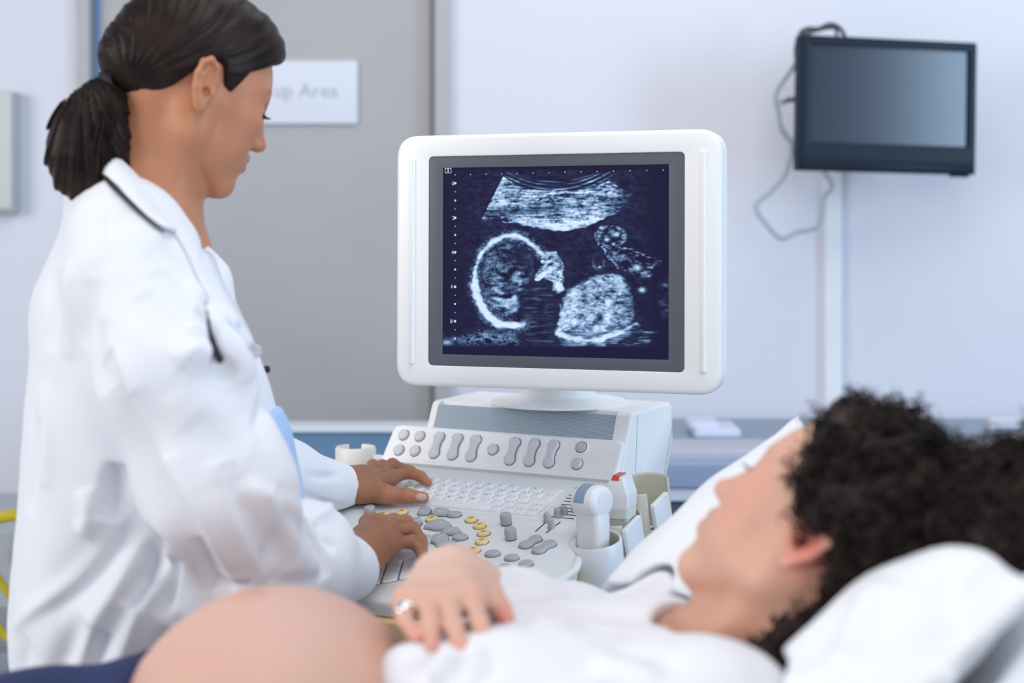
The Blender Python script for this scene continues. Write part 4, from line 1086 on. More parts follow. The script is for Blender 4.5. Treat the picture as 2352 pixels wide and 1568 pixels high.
def tint_d(V):
    base = (.55, .24, .13)
    L = [(HD(.096, 0, -.0500), (.013, .022, .010), (.34, .11, .085), .75), (HD(.055, -.045, -.015), (.03, .03, .03), (.58, .22, .14), .5),
         (HD(.105, 0, -.02), (.02, .02, .016), (.56, .22, .14), .4), (HD(-.01, -.08, .01), (.02, .02, .03), (.60, .24, .12), .5),
         (HD(.08, -.037, .037), (.012, .016, .0045), (.05, .025, .018), .8), (HD(.08, .037, .037), (.012, .016, .0045), (.05, .025, .018), .8)]
    L = [((A3(wr)+A3(rf[2][1]))/2, (.10, .10, .09), (.275, .118, .064), 1.0), ((A3(wl)+A3(lf[1][1]))/2, (.11, .11, .09), (.255, .108, .058), 1.0)]+L
    for q in rf+lf: L += [(q[1], (.010, .010, .010), (.30, .125, .08), .5), (q[3], (.010, .010, .010), (.44, .21, .15), .6)]
    L.append((A3(lt[3])+np.array((-.003, -.008, .002)), (.0085, .0065, .0062), (.66, .40, .38), 1.0, 4))
    return spots(V, base, L)
def panel_fn(X, h):
    """solid of the console slab, so hands and cloth rest on it"""
    q = X-A3(FA.o); a = q@A3(FA.u); b_ = q@A3(FA.v); c = q@A3(FA.n)
    front = np.interp(a, [-.27, -.255, -.225, -.165, -.085, 0, .06, .13, .24], [-.05, -.11, -.195, -.28, -.35, -.382, -.383, -.365, -.26])
    return np.maximum.reduce([c-h, -.066-c, (front-b_)*.6-.004, b_-.07, np.abs(a)-.268])
fd.add(lambda X: panel_fn(X, .0062), .004, -1)
lo = np.array((-.72, 1.5, .72)); hi = np.array((-.02, 2.36, 1.62))
# one skin at one step; the hands and head need it fine, the rest is under the coat
Vd, Fdq = fd.mesh(.0019, lo, hi)
skin_obj('body', Vd, Fdq, M['skin_d'], doc, 2, tint_d(Vd))
# eyelashes on the far edge of the face
b = MB()
for i in range(9):
    y = -.031-.010+.0022*i; p = HD(.0885-.0035*abs(i-4)/4, y, .0095)
    b.tube([p, p+(HD.x*.006-HD.z*.002-HD.y*.001), p+(HD.x*.010-HD.z*.0005-HD.y*.0015)], [.0006, .0004, .0002], 5)
b.build('eyelashes', M['tie'], doc)

# hair: combed cap, strands and ponytail
def cap_d():
    f = Field(); k = HD.k
    f.ell(HD(-.008, 0, .046), [.106*k, .0815*k, .098*k], .01, 1, HD.dirs())
    f.ell(HD(.043, 0, .088), [.047*k, .060*k, .037*k], .03, 1, HD.dirs())
    f.ell(HD(-.085, 0, .012), [.034*k, .040*k, .035*k], .03, 1, HD.dirs())
    # cut away the face and the neck: everything ahead of and below the hairline
    hl = [(-.14, -.040), (-.085, -.042), (-.058, -.036), (-.040, -.014), (-.022, .020), (-.008, .036), (.004, .033), (.014, .012), (.026, .006), (.040, .042), (.070, .067), (.088, .076), (.15, .084)]
    xs = np.array([p[0] for p in hl]); zs = np.array([p[1] for p in hl]); o = A3(HD.o); R = np.array([A3(v) for v in HD.dirs()])
    def cut(X):
        q = (X-o)@R.T/k
        line = np.interp(q[:, 0], xs, zs)+.020*np.clip(q[:, 0]-.05, 0, 1)/.05*np.exp(-(q[:, 1]/.03)**2)*1.2
        return (q[:, 2]-line)*.75*k
    f.add(cut, .007, -1)
    return f
def cap_disp(X):
    o = A3(HD.o); R = np.array([A3(v) for v in HD.dirs()]); q = (X-o)@R.T
    t = np.arctan2(q[:, 1], q[:, 2]+.02); tq = R@(A3(TIE)-o)
    a = np.arctan2(q[:, 2]-tq[2], q[:, 0]-tq[0]+.006); fade_ = np.clip(fc_.p[-1][0](X)/.014, 0, 1)
    return fade_*(.0006*np.sin(a*70+3*np.sin(t*5))+.0007*np.sin(a*31+2*np.sin(t*3+1)))
TIE = Vector(P(264, 204, 1.70))
fc_ = cap_d()
Vc, Fq = fc_.mesh(.0018, (-.56, 1.50, 1.36), (-.16, 1.96, 1.66), cap_disp)
hair = skin_obj('hair', Vc, Fq, M['hair_d'], doc, 2)
rng = np.random.default_rng(3)
def strands_mesh(paths, r, name, m, parent, seg=4):
    V = []; F = []; base = 0
    for p in paths:
        p = np.asarray(p); n = len(p); t = np.gradient(p, axis=0); t /= np.linalg.norm(t, axis=1)[:, None]+1e-9
        a = np.cross(t, (.31, .22, .92)); a /= np.linalg.norm(a, axis=1)[:, None]+1e-9; b_ = np.cross(t, a)
        rr = (r*np.minimum(1, np.minimum(np.linspace(.25, 6, n), np.linspace(4, .2, n))))[:, None]
        ring = [p+rr*(a*math.cos(2*math.pi*k/seg)+b_*math.sin(2*math.pi*k/seg)) for k in range(seg)]
        V.append(np.stack(ring, 1).reshape(-1, 3))
        i, k = np.meshgrid(np.arange(n-1), np.arange(seg), indexing='ij'); k2 = (k+1) % seg
        F.append((np.stack([i*seg+k, i*seg+k2, (i+1)*seg+k2, (i+1)*seg+k], -1)+base).reshape(-1, 4)); base += n*seg
    return mesh_obj(name, np.concatenate(V), np.concatenate(F), m, parent, True, None)
# strands combed from the hairline back to the tie, lying on the cap
def on_cap(X, off):
    for _ in range(4):
        d = fc_.ev(X); X = X-fc_.grad(X)*(d-off)[:, None]
    return X
N = 700; paths = []; starts = []
for i in range(N):
    y = rng.random()*2-1
    if i % 2: s0 = HD(.10-.075*abs(y)**2.2-.012*rng.random(), .082*y, .105-.055*y*y+.02*rng.random())
    else: s0 = HD(.085-.16*rng.random(), .09*y, .16)
    starts.append(A3(s0))
S0 = np.array(starts); T0 = A3(TIE); n = 16
mid_ = np.array([A3(HD(-.03, 0, .10))])
S0 = on_cap(S0, .001)
out = np.zeros((N, n, 3)); lift = .0002+.0010*rng.random(N)
for j in range(n):
    t = j/(n-1); X = S0*(1-t)**1.15+T0*(1-(1-t)**1.15); X = X+np.array(HD.z)*(.045*math.sin(math.pi*t))
    X = on_cap(X, lift) if t < .93 else X
    out[:, j] = X
stp = np.linalg.norm(np.diff(out, axis=1), axis=2); ok = (stp.max(1) < .035)
q_ = (out[:, 1]-A3(HD.o))@np.array([A3(v) for v in HD.dirs()]).T; ok &= (q_[:, 2] > .075) | (q_[:, 0] < .02)
strands_mesh(list(out[ok]), .0007, 'hair_strands', M['hair_d'], hair)
# ponytail
b = MB(); tdir = (P(205, 300, 1.745)-TIE).normalized(); ta = tdir.cross(Vector((0, 1, 0))).normalized()
b.lathe(TIE-tdir*.002, (tdir*.8-HD.x*.5).normalized(), [(.018, -.010), (.0245, -.009), (.0265, 0), (.0245, .009), (.018, .010)], 28); b.build('hair_tie', M['tie'], hair)
fp_ = Field()
pl = [TIE, P(236, 240, 1.69), P(212, 300, 1.692), P(205, 365, 1.692), P(208, 410, 1.69)]
fp_.chain(pl, [.019, .027, .036, .037, .028], .02, 1, .02)
fp_.ell(P(170, 345, 1.69), [.026, .028, .050], .03); fp_.ell(P(248, 370, 1.69), [.022, .028, .046], .03)
def pony_disp(X):
    q = X-A3(TIE); ang = np.arctan2(q[:, 0]+.028+.22*q[:, 2]*0, -q[:, 2]+.035); y = q[:, 1]
    return .0016*np.sin(ang*42+y*60)+.0011*np.sin(ang*91+y*130+1)
Vp, Fq = fp_.mesh(.002, (-.62, 1.58, 1.36), (-.40, 1.80, 1.58), pony_disp)
pt = mesh_obj('ponytail', Vp, Fq, M['hair_d'], hair, True, None)
paths = []
for i in range(520):
    ang = rng.random()*6.283; q = math.sqrt(rng.random()); e = Vector((math.cos(ang), math.sin(ang), 0))
    end = P(208+q*math.cos(ang)*68, 405+20*math.sqrt(max(0, 1-(q*math.cos(ang))**2))+12*rng.random()-26*q, 1.69+q*math.sin(ang)*.048)
    m1 = P(212+q*math.cos(ang)*70+(-8 if math.cos(ang) < 0 else 0), 318+rng.random()*14, 1.69+q*math.sin(ang)*.046)
    s_ = TIE+Vector((q*math.cos(ang)*.016, q*math.sin(ang)*.017, q*math.cos(ang)*.012)); c1 = P(236+q*math.cos(ang)*44, 250, 1.69+q*math.sin(ang)*.032)
    paths.append(np.array([tuple(v) for v in spline([s_, c1, m1, end], 5)]))
strands_mesh(paths, .00085, 'ponytail_strands', M['hair_d'], pt)
# coat
pt_ = math.radians(20); Ft = np.array((math.cos(pt_), math.sin(pt_), 0)); Lt = np.array((-math.sin(pt_), math.cos(pt_), 0))
def stack(rows, Y0):
    """torso from level cuts: (row in the photograph, left and right outline there, half breadth across)"""
    zs = []; cx = []; a = []; bb = []
    for py, xl, xr, hb in rows:
        z = CAMZ-(py-HY)/FPX*Y0; hw = (xr-xl)/2/FPX*Y0; c = ((xl+xr)/2-CX)/FPX*Y0
        zs.append(z); cx.append(c); bb.append(hb); a.append(math.sqrt(max(.0025, hw*hw-(hb*math.sin(pt_))**2))/math.cos(pt_))
    zs, cx, a, bb = [np.array(v)[::-1] for v in (zs, cx, a, bb)]
    zt = np.linspace(zs[0], zs[-1], 240); g = np.exp(-.5*(np.arange(-24, 25)/8)**2); g /= g.sum()
    cx, a, bb = [np.convolve(np.pad(np.interp(zt, zs, v), 24, 'edge'), g, 'valid') for v in (cx, a, bb)]; zs = zt
    def fn(X):
        z = X[:, 2]; A_ = np.interp(z, zs, a); B_ = np.interp(z, zs, bb); c = np.interp(z, zs, cx)
        q = np.stack([X[:, 0]-c, X[:, 1]-Y0], 1); u = q@Ft[:2]/A_; v = q@Lt[:2]/B_
        r = (np.abs(u)**2.3+np.abs(v)**2.3)**(1/2.3)
        d = (r-1)*np.minimum(A_, B_)*.9
        return np.maximum(d, np.maximum(z-zs[-1], zs[0]-z))
    return fn
rows = [(415, 232, 262, .03), (455, 196, 300, .062), (490, 158, 356, .10), (540, 126, 432, .135), (600, 98, 480, .155), (660, 72, 522, .165), (720, 62, 556, .17), (790, 72, 588, .175), (850, 74, 604, .17), (920, 64, 628, .165), (1000, 62, 638, .165), (1080, 58, 643, .165), (1160, 52, 648, .165), (1280, 42, 655, .17), (1400, 30, 640, .175), (1500, 34, 630, .18), (1600, 46, 630, .185), (1700, 50, 630, .185)]
TYC = 1.745
fk = Field(); fk.add(stack(rows, TYC), .02)
SRc = P(318, 635, 1.60)
fk.chain([P(278, 462, 1.70), P(296, 520, 1.655), P(300, 620, 1.63)], [.030, .045, .062], .05, 1, .04); fk.cone(P(300, 480, 1.66), P(395, 560, 1.66), .020, .024, .04)
fk.chain([SRc, P(398, 850, 1.555), P(498, 1130, 1.545), P(560, 1290, 1.60), P(690, 1300, 1.69), P(795, 1306, 1.80)], [.070, .080, .079, .073, .057, .043], .03, 1, .03)
fk.chain([P(378, 640, 1.87), P(545, 1060, 1.99), P(640, 1105, 2.05), P(795, 1120, 2.142)], [.052, .062, .055, .035], .03, 1, .03)
fk.ell(P(740, 1232, 1.73), [.035, .045, .034], .025); fk.ell(P(695, 1188, 1.70), [.03, .04, .018], .02)
Bk = Field(); Bk.p = list(fk.p)
D = Drape(Bk); A = D.add
# sleeve lying over the back panel: a step with the hollow on its left
A([(242, 800), (272, 880), (318, 985), (372, 1090), (430, 1195), (490, 1305), (535, 1400)], -.014, .006, .030, .35)
A([(262, 800), (300, 890), (345, 985), (400, 1095), (460, 1200), (525, 1320)], .006, .016, .010)
A([(365, 1235), (345, 1310), (305, 1402)], -.016, .008, .022); A([(400, 1290), (392, 1350), (372, 1420)], -.010, .006, .012); A([(455, 1260), (475, 1320), (500, 1375)], -.010, .006, .012)
A([(262, 1060), (248, 1130), (232, 1195)], -.014, .022, .008); A([(310, 1160), (268, 1240), (205, 1315), (110, 1410)], -.012, .020, .024)
A([(335, 1230), (290, 1320), (225, 1420), (150, 1560)], .011, .012, .014); A([(295, 1165), (235, 1260), (150, 1350), (30, 1455)], .008, .008, .014)
A([(205, 1420), (160, 1500), (115, 1568)], -.010, .016, .016); A([(250, 1450), (225, 1500), (205, 1568)], -.009, .010, .010); A([(70, 1470), (50, 1520), (40, 1568)], -.006, .014, .014)
A([(345, 1340), (300, 1440), (260, 1568)], .008, .010, .012); A([(395, 1440), (370, 1500), (350, 1568)], -.007, .014, .014); A([(190, 1120), (205, 1190), (180, 1235)], .008, .016, .010)
# chest and shoulder
A([(322, 668), (385, 728), (455, 800)], -.006, .012, .022); A([(372, 615), (425, 690), (458, 745)], -.007, .012, .022); A([(352, 560), (405, 605), (445, 660)], -.005, .012, .02)
A([(335, 640), (415, 720), (470, 775)], .004, .010, .012); A([(500, 690), (545, 790), (575, 880)], .006, .014, .018)
A([(520, 736), (552, 758), (580, 800), (600, 850)], -.007, .005, .016); A([(596, 860), (605, 940), (614, 1030)], -.007, .010, .010); A([(470, 820), (540, 880), (600, 1000)], -.006, .02, .03)
A([(395, 830), (440, 800), (500, 830)], .006, .012, .02)
# back
A([(130, 620), (122, 720), (120, 810)], -.005, .012, .016); A([(208, 640), (198, 720), (190, 800)], -.006, .016, .016); A([(226, 730), (212, 830), (232, 905)], -.006, .020, .012)
A([(165, 600), (158, 720), (155, 830)], .004, .014, .014); A([(95, 870), (108, 1000), (105, 1130)], .004, .012, .016); A([(90, 950), (84, 1060), (70, 1180)], -.004, .012, .014); A([(250, 470), (252, 540), (254, 620)], -.0025, .003, .008, .3)
# sleeve
A([(300, 900), (350, 980), (380, 1060)], -.005, .016, .02); A([(430, 820), (480, 860), (545, 905)], -.004, .02, .02); A([(515, 1060), (545, 1150), (590, 1240), (650, 1330)], -.008, .022, .012)
A([(495, 1050), (525, 1150), (580, 1260), (625, 1330)], .005, .012, .012); A([(480, 1350), (520, 1358), (585, 1345)], -.009, .008, .012); A([(625, 1120), (648, 1180), (640, 1240), (610, 1290)], -.007, .014, .014)
A([(560, 1100), (640, 1190), (705, 1300)], .006, .012, .016); A([(690, 1180), (735, 1255), (750, 1330)], -.006, .010, .012); A([(722, 1200), (748, 1236), (775, 1262)], -.006, .006, .008); A([(540, 1120), (620, 1140), (690, 1185)], .004, .010, .012)
A([(600, 1335), (680, 1338), (750, 1330)], -.005, .010, .012); A([(440, 960), (500, 1020), (560, 1060)], -.004, .02, .02); A([(395, 900), (450, 1010), (500, 1120)], .003, .02, .02)
# far cuff
A([(690, 1130), (735, 1150), (795, 1165)], -.004, .006, .007); A([(700, 1090), (745, 1096), (790, 1088)], -.003, .006, .006); A([(700, 1160), (745, 1176), (780, 1172)], .003, .006, .006)
fk.fold([(466, 680), (480, 728), (491, 780), (505, 826)], .009, .014, .005, Bk); fk.fold([(498, 818), (518, 834), (538, 852)], .008, .008, .006, Bk)
fk.add(lambda X: panel_fn(X, .004), .006, -1)
# hollow cuffs round the wrists
wdir = (wr-P(690, 1300, 1.69)).normalized(); fk.cone(wr-wdir*.02, wr+wdir*.08, .034, .041, .004, -1)
fk.cone(wl-Vector((.015, -.002, 0)), wl+Vector((.08, .01, 0)), .027, .034, .004, -1)
# opening at the neck
fk.chain([P(350, 400, 1.735), P(330, 478, 1.73)], [.060, .054], .006, -1)
fk.chain([P(418, 560, 1.735), P(470, 640, 1.745)], [.018, .03], .03)
wv = waves(5, 7, .16, .0022, (1, 1, .5)); wv2 = waves(8, 6, .05, .0005)
Vk, Fq = fk.mesh(.0026, (-.66, 1.38, .70), (-.16, 2.24, 1.44), lambda X: D(X)+.6*wv(X)+wv2(X))
coat = skin_obj('lab_coat', Vk, Fq, M['coat'], doc, 1)
# collar: a folded band round the neck, its outer edge lying on the coat
def ring_spline(pts, n=6):
    k = len(pts); return [p for i in range(k) for p in spline([pts[(i-1) % k], pts[i], pts[(i+1) % k], pts[(i+2) % k]], n)[n:2*n]]
def on_coat(px, py, off, yd):
    h = fk.hit(px, py); h = Vector(h) if h is not None else P(px, py, yd)
    if h.y > yd+.06: h = P(px, py, yd)
    n_ = fk.grad(A3(h)[None])[0]; return h+Vector(n_)*off
top = [P(264, 360, 1.705), P(282, 362, 1.678), P(328, 408, 1.664), P(372, 460, 1.668), P(410, 514, 1.690), P(418, 518, 1.735), P(380, 450, 1.790), P(318, 385, 1.805), P(270, 356, 1.760)]
outr = [P(232, 402, 1.690), on_coat(250, 414, .006, 1.66), on_coat(298, 466, .006, 1.63), on_coat(345, 510, .006, 1.64), on_coat(396, 540, .006, 1.69), P(428, 548, 1.745), P(420, 505, 1.825), P(330, 420, 1.845), P(238, 398, 1.775)]
inn = [t+(Vector((.012*(1 if i in (0, 8) else 0)-.010*(1 if i in (3, 4, 5) else 0), .010*(1 if i < 5 else -1), -.022))) for i, t in enumerate(top)]
midp = [t.lerp(o, .45)+Vector((-.003, -.006 if i < 5 else .006, .007)) for i, (t, o) in enumerate(zip(top, outr))]
rows_ = [ring_spline(r) for r in (inn, top, midp, outr)]
nn_ = len(rows_[0]); V = [p for r in rows_ for p in r]; F = [[r*nn_+i, r*nn_+(i+1) % nn_, (r+1)*nn_+(i+1) % nn_, (r+1)*nn_+i] for r in range(3) for i in range(nn_)]
co = mesh_obj('collar', V, F, M['coat'], coat, True, None)
md = co.modifiers.new('soft', 'SUBSURF'); md.levels = 1; md.render_levels = 2
md = co.modifiers.new('cloth', 'SOLIDIFY'); md.thickness = .0035; md.offset = 0
# dark tube put in for the shade under the collar edge
M['fold_shade'] = mat('shade_line', (.02, .018, .03), .6)
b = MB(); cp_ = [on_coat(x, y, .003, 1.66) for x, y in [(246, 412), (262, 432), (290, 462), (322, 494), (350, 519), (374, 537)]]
cs_ = spline(cp_, 5); b.tube(cs_, [.0034*(1-.75*i/(len(cs_)-1)) for i in range(len(cs_))], 10); b.build('shade_line', M['fold_shade'], doc)
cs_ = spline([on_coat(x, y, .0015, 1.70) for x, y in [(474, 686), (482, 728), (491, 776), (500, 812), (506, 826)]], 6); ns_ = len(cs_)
b = MB(); b.tube(cs_, [.0008+.0036*math.sin(min(1, i/(ns_-1)*1.15)*math.pi*.62) for i in range(ns_)], 10); b.build('shade_line', M['fold_shade'], doc)  # second dark tube stands in for the shade deep in the armpit fold
# lapel with its pointed corner at the front edge
fr_ = [P(412, 522, 1.712), P(432, 549, 1.728), P(458, 568, 1.738), P(491, 590, 1.742), P(520, 655, 1.75), P(553, 722, 1.756), P(582, 790, 1.76)]
bk_ = [on_coat(x, y, .005, 1.72) for x, y in [(398, 540), (412, 562), (428, 592), (448, 634), (482, 690), (520, 745), (565, 802)]]
fr_ = spline(fr_, 4); bk_ = spline(bk_, 4); md_ = [p.lerp(q, .5)+Vector((.002, -.008, .002)) for p, q in zip(fr_, bk_)]
n_ = len(fr_); V = bk_+md_+fr_; F = [[r*n_+i, (r+1)*n_+i, (r+1)*n_+i+1, r*n_+i+1] for r in range(2) for i in range(n_-1)]
lp = mesh_obj('lapel', V, F, M['coat'], coat, True, None); md = lp.modifiers.new('cloth', 'SOLIDIFY'); md.thickness = .004; md.offset = 0
h = Bk.hit(584, 806)
b = MB(); b.lathe(Vector(h), (.5, -.86, .1), [(.002, -.002), (.0085, -.001), (.0085, .003), (.0065, .004), (.002, .003)], 20); b.build('button', M['beige_btn'], coat)
b = MB(); b.lathe(P(613, 848, 1.765), (.9, -.4, .1), [(.002, -.004), (.0045, -.002), (.0045, .002), (.002, .004)], 16); b.build('snap_button', M['tie'], coat)
# light blue scrub top showing in front of the coat edge
rows2 = [(980, 300, 660, .08), (1040, 300, 673, .08), (1100, 300, 687, .08), (1160, 300, 694, .08), (1220, 300, 691, .08), (1300, 300, 690, .08)]
fsb = Field(); fsb.add(stack([(940, 300, 640, .08)]+rows2, 1.72), .02)
Vs, Fq = fsb.mesh(.004, (-.54, 1.56, .92), (-.2, 2.0, 1.16), waves(11, 4, .09, .001))
skin_obj('scrub_top', Vs, Fq, M['scrub'], doc, 1)
# ------------------------------------------------------------------ patient, pillow and bed
M['skin_p'] = skin_mat('fair_skin', .5, .3)
M['shirt'] = mat('white_cotton_shirt', (.80, .81, .86), .85, .05, 1200, spec=.15)
M['jeans'] = mat('navy_trousers', (.014, .026, .10), .8, .1, 900)
M['hair_p'] = mat('black_brown_curls', (.010, .007, .007), .5, spec=.2, col2=(.048, .031, .028), var=.1, vscale=25)
M['linen'] = mat('white_pillow_linen', (.82, .84, .885), .85, .04, 900, spec=.15)
M['sheet'] = mat('pale_blue_white_sheet', (.80, .84, .89), .85, .04, 900, spec=.15)
M['silver'] = mat('silver_ring', (.85, .85, .88), .15, metal=1.0)
M['bed_frame'] = mat('bed_frame_enamel', (.62, .65, .68), .4)
al, ps = math.radians(139), math.radians(37)
F0 = Vector((math.cos(al), 0, math.sin(al))); U0 = Vector((math.sin(al), 0, -math.cos(al))); L0 = U0.cross(F0)
Fp = F0*math.cos(ps)-L0*math.sin(ps); Lp = L0*math.cos(ps)+F0*math.sin(ps)
KP = 1.09; earp = P(1840, 1221, 1.27)
HP = HeadFrame(earp-Lp*.077*KP, Fp, U0, KP)
pat = empty('person', (P(900, 1700, 1.36).x, 1.36, .70), 'woman with dark curly hair lying on a pillow, bare pregnant belly, hand resting on it', 'person')
fp = Field(); head_field(fp, HP, ears=(1,), lips=1.35)
nb = P(1600, 1535, 1.40)
fp.chain([HP(-.030, 0, 0), HP(-.030, 0, -.06), nb], [.050, .046, .050], .025, 1, .03)
fp.cone(HP(.015, 0, -.075), P(1585, 1480, 1.38), .026, .022, .03); fp.cone(HP(-.012, .05, -.03), P(1590, 1500, 1.345), .012, .011, .02)
fp.cone(P(1540, 1478, 1.52), P(1670, 1600, 1.27), .022, .022, .03)
fp.chain([nb, P(1300, 1700, 1.38), P(640, 1850, 1.36), P(420, 1870, 1.36)], [.052, .085, .115, .12], .03, 1, .03)
fp.cone(P(1530, 1550, 1.53), P(1640, 1700, 1.22), .045, .045, .03)
fp.ell(P(632, 1700, 1.34), [.148, .165, .141], .05)
hn = fp.hit(578, 1362) if False else None
pnav = P(572, 1372, 1.33)
fp.ell(pnav, [.011, .012, .0075], .010)
wp = P(1042, 1312, 1.445)
elp = P(1300, 1462, 1.62)
fp.chain([P(1500, 1520, 1.56), elp, P(1160, 1385, 1.52), wp], [.040, .036, .030, .026], .02, 1, .02)
pf = [[P(1084, 1376, 1.335), P(1101, 1432, 1.292), P(1112, 1462, 1.270), P(1117, 1482, 1.258)],
      [P(1031, 1380, 1.330), P(1042, 1440, 1.285), P(1055, 1472, 1.262), P(1062, 1494, 1.250)],
      [P(981, 1379, 1.335), P(988, 1434, 1.292), P(991, 1464, 1.272), P(993, 1484, 1.262)],
      [P(938, 1382, 1.350), P(928, 1420, 1.315), P(946, 1448, 1.296), P(960, 1464, 1.286)]]
hand_field(fp, wp, pf, [P(1100, 1348, 1.410), P(1126, 1366, 1.380), P(1150, 1398, 1.352), P(1167, 1426, 1.335)], k=.96, palm_r=.0145)
fp.cone(P(985, 1318, 1.43), pf[3][0], .015, .010, .02); fp.cone(P(1086, 1330, 1.43), pf[0][0], .015, .010, .02)
def tint_p(V):
    base = (.66, .385, .285)
    L = [(P(640, 1360, 1.34), (.22, .25, .12), (.70, .45, .385), .8), (pnav, (.012, .014, .012), (.55, .20, .15), .7), (P(930, 1470, 1.28), (.05, .1, .06), (.66, .39, .27), .6),
         (HP(.096, 0, -.05), (.013, .023, .011), (.60, .20, .17), .8), (HP(.060, .045, -.015), (.035, .03, .035), (.72, .33, .25), .7), (HP(.108, 0, -.02), (.02, .02, .016), (.70, .32, .25), .6),
         (HP(-.012, .08, -.004), (.020, .022, .032), (.80, .18, .14), .85), (HP(.05, .03, .07), (.04, .05, .03), (.68, .38, .26), .5), (HP(.08, .034, .038), (.014, .018, .005), (.12, .06, .045), .7),
         (HP(.02, .03, -.11), (.06, .05, .05), (.62, .33, .22), .5)]
    for q in pf: L += [(q[3], (.011, .011, .012), (.80, .30, .25), .6), (q[1], (.012, .012, .012), (.80, .45, .38), .4)]
    L.append((P(1166, 1424, 1.335), (.016, .016, .016), (.80, .26, .20), .8))
    L.append((wp, (.08, .08, .05), (.78, .57, .49), .8))
    return spots(V, base, L)
Vp, Fq = fp.mesh(.0028, (-.56, 1.06, .66), (.46, 1.70, 1.22))
skin_obj('body', Vp, Fq, M['skin_p'], pat, 2, tint_p(Vp))
b = MB()
for i in range(9):
    y = .031+.010-.0022*i; p = HP(.0885-.0035*abs(i-4)/4, y, .010)
    b.tube([p, p+(HP.x*.006-HP.z*.001), p+(HP.x*.011+HP.z*.001)], [.0008, .0006, .0003], 5)
b.build('eyelashes', M['tie'], pat)
# ring on the little finger
rp = pf[3][0].lerp(pf[3][1], .62); rd = (pf[3][1]-pf[3][0]).normalized()
b = MB(); b.lathe(rp, rd, [(.0096, -.003), (.0112, -.002), (.0112, .002), (.0096, .003)], 24)
b.lathe(rp+Vector((-.002, -.010, .004)), Vector((-.2, -.8, .5)), [(.002, -.001), (.0055, .000), (.0058, .0022), (.0035, .0040), (.001, .0045)], 14)
b.build('ring', M['silver'], pat)

# shirt
fs_ = Field()
fs_.ell(P(1330, 1648, 1.36), [.195, .17, .092], .04)
fs_.ell(P(1255, 1560, 1.27), [.085, .075, .045], .05); fs_.ell(P(1270, 1560, 1.46), [.08, .07, .04], .05)
fs_.cone(P(1490, 1535, 1.53), P(1640, 1700, 1.20), .078, .080, .05); fs_.cone(P(1240, 1560, 1.40), P(1480, 1560, 1.42), .060, .060, .05)
fs_.chain([P(1495, 1530, 1.56), P(1310, 1462, 1.62), P(1175, 1400, 1.525), P(1128, 1370, 1.49)], [.066, .056, .041, .034], .04, 1, .03)
fs_.chain([P(1640, 1700, 1.20), P(1300, 1790, 1.14)], [.075, .062], .03, 1, .03)
fs_.cone(P(972, 1566, 1.28), P(1150, 1590, 1.26), .030, .042, .04); fs_.cone(P(960, 1610, 1.32), P(1100, 1630, 1.46), .05, .05, .04)
Bs = Field(); Bs.p = list(fs_.p)
DS = Drape(Bs); A = DS.add
A([(1010, 1500), (975, 1530), (945, 1568)], -.007, .010, .010); A([(1055, 1500), (1062, 1530), (1058, 1568)], -.008, .010, .010); A([(1110, 1490), (1120, 1530), (1130, 1568)], -.007, .010, .014)
A([(1030, 1495), (1020, 1530), (1005, 1568)], .006, .008, .008); A([(1085, 1490), (1092, 1530), (1096, 1568)], .006, .008, .008); A([(1180, 1430), (1230, 1410), (1290, 1420)], -.008, .008, .012); A([(1190, 1400), (1260, 1385), (1340, 1400)], -.006, .010, .010)
A([(1150, 1390), (1200, 1375), (1260, 1372)], .005, .008, .008); A([(1290, 1440), (1350, 1430), (1420, 1445)], -.006, .010, .014); A([(1420, 1470), (1480, 1500), (1560, 1550)], -.005, .014, .014); A([(1380, 1500), (1450, 1530), (1520, 1568)], .005, .014, .014)
fs_.chain([P(1720, 1420, 1.36), P(1660, 1480, 1.35), P(1590, 1495, 1.38)], [.078, .072, .046], .012, -1)
fs_.chain([P(1665, 1520, 1.30), P(1735, 1570, 1.27)], [.052, .045], .015, -1)
Vs, Fq = fs_.mesh(.0035, (-.18, 1.00, .72), (.36, 1.76, 1.14), lambda X, w1=waves(21, 6, .10, .0022), w2=waves(22, 5, .04, .0006): DS(X)+w1(X)+w2(X))
sh = skin_obj('shirt', Vs, Fq, M['shirt'], pat, 1)
# shirt collar standing up beyond the throat
fcl = Field()
cps = [P(1395, 1388, 1.550), P(1445, 1392, 1.552), P(1490, 1378, 1.556), P(1530, 1366, 1.556), P(1572, 1386, 1.552), P(1612, 1402, 1.548), P(1642, 1396, 1.545)]
fcl.chain(cps, [.012, .016, .020, .022, .018, .020, .010], .015, 1, .012); fcl.cone(P(1478, 1440, 1.56), P(1640, 1450, 1.54), .018, .018, .02)
Vs, Fq = fcl.mesh(.003, (.06, 1.46, .88), (.28, 1.64, 1.04), waves(31, 5, .04, .0016))
skin_obj('shirt_collar', Vs, Fq, M['shirt'], sh, 1)
# trousers
ft_ = Field(); ft_.chain([P(370, 1878, 1.35), P(120, 1866, 1.35), P(-350, 1890, 1.35)], [.134, .128, .105], .04, 1, .04)
ft_.ell(P(300, 1700, 1.34), [.03, .16, .07], .05)
Bt = Field(); Bt.p = list(ft_.p); ft_.ell(P(632, 1700, 1.34), [.1485, .1655, .1415], .006, -1)
Vs, Fq = ft_.mesh(.005, (-.82, 1.14, .66), (-.22, 1.56, 1.06), waves(41, 5, .10, .003))
skin_obj('trousers', Vs, Fq, M['jeans'], pat, 1)

